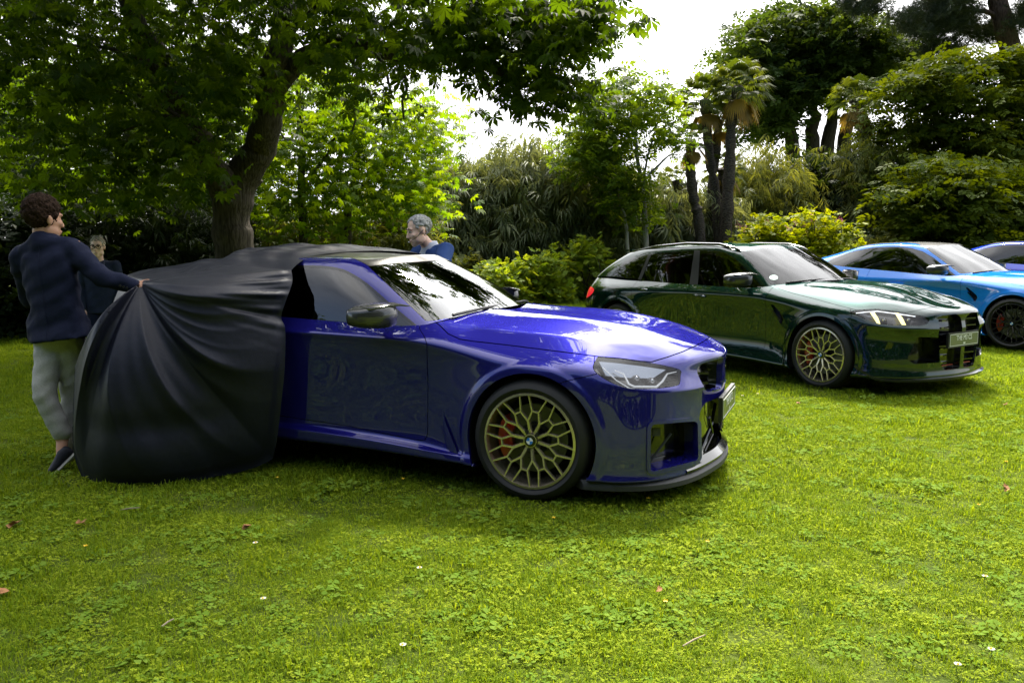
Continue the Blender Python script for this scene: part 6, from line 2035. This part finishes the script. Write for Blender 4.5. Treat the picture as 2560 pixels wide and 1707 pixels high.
def head_parts(mb, M, s=1.0, ears=True):
    """a head in its own frame: +X face, +Y left, +Z up"""
    def E(c, r): ellipsoid(mb, M @ (Vector(c) * s), [q * s for q in r], M.to_3x3())
    def C(a, ra, b, rb): capsule(mb, M @ (Vector(a) * s), ra * s, M @ (Vector(b) * s), rb * s, 10, 3)
    E((-.012, 0, .035), (.098, .077, .088))
    E((.030, 0, -.020), (.066, .066, .088))
    E((.040, 0, -.070), (.052, .052, .048))
    E((.070, 0, -.103), (.024, .026, .020))
    C((.090, 0, .012), .010, (.112, 0, -.030), .0125)
    C((.106, .010, -.034), .009, (.106, -.010, -.034), .009)
    for q in (-1, 1):
        E((.080, q * .028, .030), (.014, .026, .010))
        E((.066, q * .042, -.022), (.024, .022, .020))
        E((.020, q * .052, -.070), (.045, .018, .035))
        if ears:
            E((-.008, q * .078, -.010), (.019, .009, .031)); E((-.014, q * .082, .002), (.012, .007, .018))
    C((.094, .016, -.066), .0085, (.094, -.016, -.066), .0085)
    C((.092, .014, -.076), .008, (.092, -.014, -.076), .008)

def face_bits(M, s, parent, look=0.0, brow=M_BROW):
    for q in (-1, 1):
        p = M @ (Vector((.083, q * .030, .008)) * s)
        mb = MB(); ellipsoid(mb, p, (.0105 * s, .0135 * s, .0075 * s), M.to_3x3()); mb.build('eye', M_EYEW, parent, 60)
        p = M @ (Vector((.0915, q * .030 + look, .007)) * s)
        mb = MB(); ellipsoid(mb, p, (.004 * s, .0062 * s, .0062 * s), M.to_3x3()); mb.build('iris', M_EYE, parent, 60)
        mb = MB(); mb.tube([M @ (Vector((.096, q * .014, .030)) * s), M @ (Vector((.094, q * .032, .036)) * s), M @ (Vector((.082, q * .050, .030)) * s)], [.004 * s, .005 * s, .003 * s], 6); mb.build('eyebrow', brow, parent)
        mb = MB(); mb.tube([M @ (Vector((.092, q * .017, .0135)) * s), M @ (Vector((.0955, q * .030, .0165)) * s), M @ (Vector((.087, q * .045, .011)) * s)], [.002 * s, .003 * s, .002 * s], 6); mb.build('eyelid', M_BROW, parent)
    mb = MB(); mb.tube([M @ (Vector((.094, .024, -.071)) * s), M @ (Vector((.1025, 0, -.0705)) * s), M @ (Vector((.094, -.024, -.071)) * s)], [.002 * s, .0042 * s, .002 * s], 6); mb.build('lips', M_LIP, parent)

def frame(c, yaw, pitch=0.0, roll=0.0):
    """yaw: direction of the face, degrees from +X anticlockwise; pitch > 0 looks down"""
    return Matrix.Translation(Vector(c)) @ Matrix.Rotation(math.radians(yaw), 4, 'Z') @ Matrix.Rotation(math.radians(pitch), 4, 'Y') @ Matrix.Rotation(math.radians(roll), 4, 'X')

def hand(mb, wrist, d, up, s=1.0, curl=.9, mir=1):
    """palm, four unequal bent fingers and a thumb; d: along the palm, up: back of the hand"""
    d = Vector(d).normalized(); up = Vector(up); up = (up - d * up.dot(d)).normalized(); sd = d.cross(up) * mir
    w = Vector(wrist)
    for k in range(4):
        o = (k - 1.5) * .0195 * s
        capsule(mb, w + sd * o * .7, .015 * s, w + d * .082 * s + sd * o, .0125 * s, 8, 3)
        L_ = (.070, .080, .075, .058)[k] * s
        p = w + d * .085 * s + sd * o
        a = .25
        for j in range(3):
            a += curl * (.55 if j else .35)
            q = p + (d * math.cos(a) - up * math.sin(a)) * L_ * (.45, .32, .25)[j]
            capsule(mb, p, (.0098 - .001 * j) * s, q, (.0092 - .001 * j) * s, 8, 3)
            p = q
    p = w + d * .022 * s - sd * .026 * s
    q = p + (d * .7 - sd * .55 - up * .35) * .045 * s
    r_ = q + (d * .85 - sd * .05 - up * .6) * .035 * s
    capsule(mb, p, .014 * s, q, .0115 * s, 8, 3); capsule(mb, q, .011 * s, r_, .009 * s, 8, 3)

def sleeve(mb, S, E, W, r):
    capsule(mb, S, r[0], E, r[1]); capsule(mb, E, r[1], W, r[2])

def shoe(parent, heel, toe, up, s=1.0):
    """low shoe with a pale sole, from heel to toe"""
    h, t = Vector(heel), Vector(toe)
    d = (t - h).normalized(); up = Vector(up); up = (up - d * up.dot(d)).normalized(); sd = d.cross(up)
    L_ = (t - h).length
    mb = MB()
    rings = []
    for f, w, hh in ((0, .022, .045), (.06, .034, .062), (.3, .037, .066), (.5, .040, .050), (.75, .045, .036), (.93, .034, .026), (1.0, .012, .016)):
        rings.append((h + d * L_ * f + up * hh * .5, sd * w * s, up * hh * .5 * s))
    loft(mb, rings, 16); o = fuse('shoe', mb, M_SHOE, parent, .006, 3)
    mb = MB(); rings = []
    for f, w in ((-.02, .016), (.03, .034), (.3, .036), (.55, .040), (.78, .046), (.94, .036), (1.02, .012)):
        rings.append((h + d * L_ * f - up * .010, sd * w * s, up * .013))
    loft(mb, rings, 16); fuse('sole', mb, M_SOLE, o, .005, 2)

def walking_man():
    Y = 5.10
    W = lambda px, py, dy=0.0: Vector(at(px, py, Y + dy))
    foot = at(150, 1190, Y)
    r = empty('person', (0, 0, 0)); tag(r, 'man in navy blazer and grey trousers seen from behind, pulling the black cover', 'person')
    hc = W(110, 548, .02)
    HM = frame(hc, 58, 4)
    neck = W(112, 590, .02); sR, sL = W(188, 622, -.02), W(52, 640, .06)
    eR, wR = W(252, 690, -.08), W(334, 716, -.10)
    eL, wL = W(78, 745, .22), W(140, 750, .42)
    pel = W(148, 815, .02); hL, hR = W(121, 850, .0), W(180, 845, .04)
    kL, aL = W(110, 985, -.04), W(156, 1100, .0)
    kR, aR = W(178, 985, .14), W(172, 1160, .16)
    heelL, toeL = W(186, 1128, -.02), W(122, 1190, -.10)
    across = (sR - sL).normalized(); fwd = Vector((0, 0, 1)).cross(across) * -1
    fwd = Vector((-.25, 1, 0)).normalized()
    # ---- body
    mb = MB(); head_parts(mb, HM, 1.02)
    capsule(mb, hc + Vector((-.01, -.01, -.08)), .055, neck + Vector((0, .01, -.05)), .062)
    chest = (sR + sL) / 2
    loft(mb, [(pel - Vector((0, 0, .06)), across * .13, fwd * .09), (pel + Vector((0, 0, .08)), across * .13, fwd * .09), (chest - Vector((0, 0, .22)), across * .14, fwd * .095), (chest - Vector((0, 0, .05)), across * .15, fwd * .085), (chest + Vector((0, 0, .03)), across * .09, fwd * .06)])
    sleeve(mb, sR, eR, wR, (.055, .042, .030)); sleeve(mb, sL, eL, wL, (.055, .042, .030))
    hand(mb, wR, (W(372, 708, -.10) - wR), (0.0, -.55, .8), 1.0, .95, 1)
    hand(mb, wL, (.4, .8, -.3), (0, 0, 1), 1.0, .6, -1)
    for h_, k_, a_ in ((hL, kL, aL), (hR, kR, aR)):
        capsule(mb, h_, .062, k_, .050); capsule(mb, k_, .048, a_, .036)
    capsule(mb, aL, .036, (heelL + toeL) / 2 + Vector((0, 0, .03)), .03); capsule(mb, aR, .036, aR + Vector((.02, -.02, -.06)), .032)
    fuse('body', mb, M_SKIN_TAN, r, .0065, 4)
    # ---- hair: a rounded mass of small curls
    mb = MB()
    g = random.Random(4)
    for k in range(430):
        d = Vector((g.gauss(0, 1), g.gauss(0, 1), g.gauss(0, 1))).normalized()
        p = Vector((-.018 + .100 * d.x, .082 * d.y, .046 + .098 * d.z))
        if p.z < -.06 or (p.x > .035 and p.z < .055) or (abs(p.y) > .055 and p.x > -.025 and p.z < .015): continue
        ellipsoid(mb, HM @ p, [g.uniform(.011, .019)] * 3, None, 8)
    ellipsoid(mb, HM @ Vector((-.02, 0, .045)), (.105, .088, .10), HM.to_3x3())
    fuse('hair', mb, M_HAIR_BR, r, .0055, 1, .003, 90)
    # ---- white collar, blazer, trousers, shoes
    mb = MB(); mb.tube([neck + Vector((0, .01, -.028)), neck + Vector((0, .005, .020))], [.076, .069], 20); fuse('shirt_collar', mb, M_SHIRT, r, .007, 2)
    mb = MB()
    hem = W(153, 846, .0)
    loft(mb, [(hem, across * .232, fwd * .165), (pel + Vector((-.01, 0, .02)), across * .215, fwd * .150), (W(140, 760, .0), across * .180, fwd * .125), (W(125, 690, .0), across * .190, fwd * .125), (W(118, 640, .01), across * .195, fwd * .115), (W(115, 612, .015), across * .150, fwd * .085), (W(113, 592, .015), across * .085, fwd * .07)])
    sleeve(mb, sR + Vector((-.015, 0, -.015)), eR, wR - (wR - eR).normalized() * .0, (.078, .060, .046)); sleeve(mb, sL + Vector((.01, 0, -.01)), eL, wL, (.078, .066, .056))
    capsule(mb, neck + Vector((0, -.02, -.05)), .085, sR + Vector((-.03, 0, .0)), .062); capsule(mb, neck + Vector((0, -.02, -.05)), .085, sL + Vector((.03, 0, .0)), .062)
    o = fuse('blazer', mb, M_NAVY, r, .0095, 4, .0075, 12)
    # centre back seam and vent, laid on the cloth
    co = np.array([v.co for v in o.data.vertices])
    seam = []
    for k in range(26):
        f = k / 25; q = W(114 + 36 * f, 606 + 236 * f)
        near = co[(np.abs(co[:, 0] - q.x) < .02) & (np.abs(co[:, 2] - q.z) < .02)]
        if len(near): seam.append((q.x, near[:, 1].min() + .0005, q.z))
    if len(seam) > 3: MB().tube(seam, .0014, 6).build('back_seam', M_NAVY, o)
    # sleeve buttons, vent and collar seam
    mb = MB()
    dr = (wR - eR).normalized()
    for k in range(3):
        c = wR - dr * (.02 + .022 * k) + Vector((0, -.046, -.012)); mb.tube([c, c + Vector((0, -.006, 0))], .007, 8)
    mb.build('sleeve_button', M_TRIM, o)['kind'] = 'stuff'
    mb = MB(); mb.tube([neck + Vector((-.09, -.03, -.045)), neck + Vector((-.03, -.075, -.022)), neck + Vector((.05, -.070, -.025)), neck + Vector((.10, -.02, -.05))], [.012, .018, .018, .012], 8, flat=.6); fuse('blazer_collar', mb, M_NAVY, o, .006, 2)
    mb = MB()
    capsule(mb, hL + Vector((.0, .02, -.03)), .090, kL, .068); capsule(mb, kL, .068, aL + Vector((0, 0, .045)), .056)
    capsule(mb, hR + Vector((-.01, 0, -.02)), .090, kR, .064); capsule(mb, kR, .063, aR + Vector((0, 0, .06)), .052)
    ellipsoid(mb, pel + Vector((-.01, -.01, -.06)), (.150, .110, .11))
    fuse('trousers', mb, M_GREYTR, r, .0095, 4, .0045, 14)
    shoe(r, heelL, toeL, (-.62, -.30, .62), 1.15); shoe(r, aR + Vector((.06, -.06, -.04)), aR + Vector((-.16, .10, -.055)), (0, 0, 1))
    # pale lanyard end hanging from the hand
    MB().tube([wR + Vector((.015, -.03, -.02)), wR + Vector((.022, -.035, -.07)), wR + Vector((.018, -.035, -.11))], .006, 6, flat=.4).build('wrist_lanyard', M_LANYARD, r)
    set_base(r, float(foot[0]), Y)

def standing(label, hc, yaw, pitch, skin, hairm, topm, glasses=False, tall=1.6, arm=None, shirt=None, headset=False, s=1.0, hunch=0.0):
    r = empty('person'); tag(r, label, 'person')
    hc = Vector(hc); HM = frame(hc, yaw, pitch)
    f = Vector((math.cos(math.radians(yaw)), math.sin(math.radians(yaw)), 0)); l = Vector((-f.y, f.x, 0))
    if arm and 'body_yaw' in arm:
        by = math.radians(arm['body_yaw']); f = Vector((math.cos(by), math.sin(by), 0)); l = Vector((-f.y, f.x, 0))
    neck = hc - f * (.035 + hunch) * s + Vector((0, 0, -.165 * s + hunch * .35)); ch = neck - f * .02 + Vector((0, 0, -.06 + hunch * .45))
    sl, sr = ch + l * .175 * s + Vector((0, 0, -.01)), ch - l * .175 * s + Vector((0, 0, -.01))
    leg = ch.z - .50
    pel = Vector((ch.x - f.x * .04, ch.y - f.y * .04, max(leg, .55)))
    el, wl = (arm['el'], arm['wl']) if arm else (sl + l * .06 + Vector((0, 0, -.28)), sl + l * .04 + f * .08 + Vector((0, 0, -.52)))
    er, wr = (arm['er'], arm['wr']) if arm else (sr - l * .06 + Vector((0, 0, -.28)), sr - l * .04 + f * .08 + Vector((0, 0, -.52)))
    el, wl, er, wr = map(Vector, (el, wl, er, wr))
    mb = MB(); head_parts(mb, HM, s)
    capsule(mb, hc + Vector((0, 0, -.08)) - f * (.02 + hunch * .3), .050 * s, neck + Vector((0, 0, -.03)), .056 * s)
    loft(mb, [(pel, l * .13, f * .09), ((pel + ch) / 2, l * .13, f * .09), (ch - Vector((0, 0, .05)), l * .15, f * .09), (ch + Vector((0, 0, .03)), l * .09, f * .06)])
    sleeve(mb, sl, el, wl, (.05, .04, .03)); sleeve(mb, sr, er, wr, (.05, .04, .03))
    hand(mb, wl, (wl - el), (0, 0, 1), .95, .8, -1); hand(mb, wr, (wr - er), (0, 0, 1), .95, .8, 1)
    for q in (-1, 1):
        h_ = pel + l * .09 * q; k_ = Vector((h_.x + f.x * .05, h_.y + f.y * .05, h_.z * .53)); a_ = Vector((h_.x, h_.y, .08))
        capsule(mb, h_, .08, k_, .055); capsule(mb, k_, .052, a_, .036)
    fuse('body', mb, skin, r, .0075, 4)
    face_bits(HM, s, r)
    g = random.Random(3)
    mb = MB()
    for k in range(420):
        d = Vector((g.gauss(0, 1), g.gauss(0, 1), g.gauss(0, 1))).normalized()
        p = Vector((-.016 + .096 * d.x, .076 * d.y, .039 + (.086 if headset else .092) * d.z)) * s
        if p.z < -.045 * s or (p.x > .045 * s and p.z < (.085 if headset else .075) * s) or (abs(p.y) > .052 * s and p.x > -.040 * s and p.z < .022 * s): continue
        tip = p + Vector((d.x * .5 + (.4 if p.z > .08 else -.4), d.y * .5, d.z * .4 - .2)) * .014
        capsule(mb, HM @ p, .009 * s, HM @ tip, .006 * s, 6, 2)
    ellipsoid(mb, HM @ (Vector((-.024, 0, .046)) * s), [q * s for q in (.093, .078, .082)], HM.to_3x3())
    fuse('hair', mb, hairm, r, .0055, 3, .001, 120)
    mb = MB()
    loft(mb, [(pel - Vector((0, 0, .10)), l * .20, f * .135), ((pel + ch) / 2, l * .185, f * .13), (ch - Vector((0, 0, .10)), l * .195, f * .12), (ch - Vector((0, 0, .0)), l * .165, f * .095), (neck - Vector((0, 0, .045)), l * .085, f * .075)])
    sleeve(mb, sl, el, wl, (.072, .058, .045)); sleeve(mb, sr, er, wr, (.072, .058, .045))
    capsule(mb, neck - Vector((0, 0, .07)), .075, sl, .064); capsule(mb, neck - Vector((0, 0, .07)), .075, sr, .064)
    top = fuse('blazer' if headset else 'shirt', mb, topm, r, .009, 5, .005, 11)
    mb = MB()
    for q in (-1, 1):
        h_ = pel + l * .09 * q; k_ = Vector((h_.x + f.x * .05, h_.y + f.y * .05, h_.z * .53)); a_ = Vector((h_.x, h_.y, .12))
        capsule(mb, h_, .105, k_, .078); capsule(mb, k_, .075, a_, .06)
    fuse('trousers', mb, M_NAVY, r, .012, 4, .005, 12)
    for q in (-1, 1):
        b = pel + l * .09 * q
        shoe(r, Vector((b.x - f.x * .06, b.y - f.y * .06, .025)), Vector((b.x + f.x * .20, b.y + f.y * .20, .022)), (0, 0, 1))
    # collar
    if shirt:
        mb = MB(); mb.tube([neck - Vector((0, 0, .060)), neck + Vector((0, 0, .005)) + f * .012, neck + Vector((0, 0, .040)) + f * .018], [.088, .076, .064], 20); fuse('shirt_collar', mb, shirt, r, .007, 2)
        mb = MB(); mb.add([neck + f * .075 + l * .02 + Vector((0, 0, -.01)), neck + f * .06 + l * .075 + Vector((0, 0, -.045)), neck + f * .13 + l * .055 + Vector((0, 0, -.13)), neck + f * .135 - l * .01 + Vector((0, 0, -.22)), neck + f * .125 - l * .05 + Vector((0, 0, -.12)), neck + f * .075 - l * .03 + Vector((0, 0, -.01))], [(0, 1, 2, 3, 4, 5)])
        o = mb.build('shirt_front', shirt, r); md = o.modifiers.new('t', 'SOLIDIFY'); md.thickness = .012
    else:
        for q in (-1, 1):
            V = [neck + f * .062 + l * q * .012 + Vector((0, 0, -.035)), neck + f * .02 + l * q * .070 + Vector((0, 0, .006)), neck + f * .085 + l * q * .082 + Vector((0, 0, -.075)), neck + f * .105 + l * q * .035 + Vector((0, 0, -.105))]
            o = MB().add(V, [(0, 1, 2, 3)]).build('collar_flap', topm, r); md = o.modifiers.new('t', 'SOLIDIFY'); md.thickness = .012
        MB().tube([neck + f * .09 + l * .035 + Vector((0, 0, -.07)), neck + f * .128 + l * .02 + Vector((0, 0, -.15)), neck + f * .135 + l * .0 + Vector((0, 0, -.30))], .009, 6, flat=.3).build('lanyard', M_LANYARD, r)
    if glasses:
        mb = MB()
        for q in (-1, 1):
            c = Vector((.110, q * .033, .004)) * s
            ring = [HM @ (c + Vector((-.004 * abs(math.cos(t)), .027 * math.cos(t), .020 * math.sin(t))) * s) for t in [2 * math.pi * k / 16 for k in range(17)]]
            mb.tube(ring, .0042 * s, 6, False)
            mb.tube([HM @ (Vector((.106, q * .060, .012)) * s), HM @ (Vector((.0, q * .086, .008)) * s)], .003 * s, 6)
        mb.tube([HM @ (Vector((.113, .008, .010)) * s), HM @ (Vector((.113, -.008, .010)) * s)], .0038 * s, 6)
        mb.build('glasses', M_GLASSES, r)
    if headset:
        MB().tube([HM @ (Vector((-.01, .088, .0)) * s), HM @ (Vector((.06, .075, -.045)) * s), HM @ (Vector((.118, .035, -.066)) * s)], .0022 * s, 6).build('headset_boom', M_TRIM, r)
        mb = MB(); ellipsoid(mb, HM @ (Vector((.122, .032, -.067)) * s), (.008, .008, .006)); mb.build('headset_microphone', M_EYEW, r)
    set_base(r, float(pel.x), float(pel.y))
    return r

def people():
    walking_man()
    standing('person with short ash blond hair, black glasses and navy shirt behind the cover', at(244, 617, 10.4), -78, 4, M_SKIN_PALE, M_HAIR_BLOND, M_NAVY2, glasses=True)
    hc = at(1047, 576, 7.05)
    ch = hc + np.array([.05, .0, -.22])
    standing('grey haired man in blue blazer and white shirt with headset microphone behind the car', hc, 205, 16, M_SKIN_PALE, M_HAIR_GREY, M_BLAZER, shirt=M_SHIRT, headset=True, hunch=.09,
             arm=dict(body_yaw=222, el=at(1100, 668, 6.78), wl=at(1050, 690, 6.70), er=at(1000, 690, 7.15), wr=at(985, 690, 6.95)))

lawn(); grass(); small_lawn_things()
build_trees()
build_cars()
cover()
people()
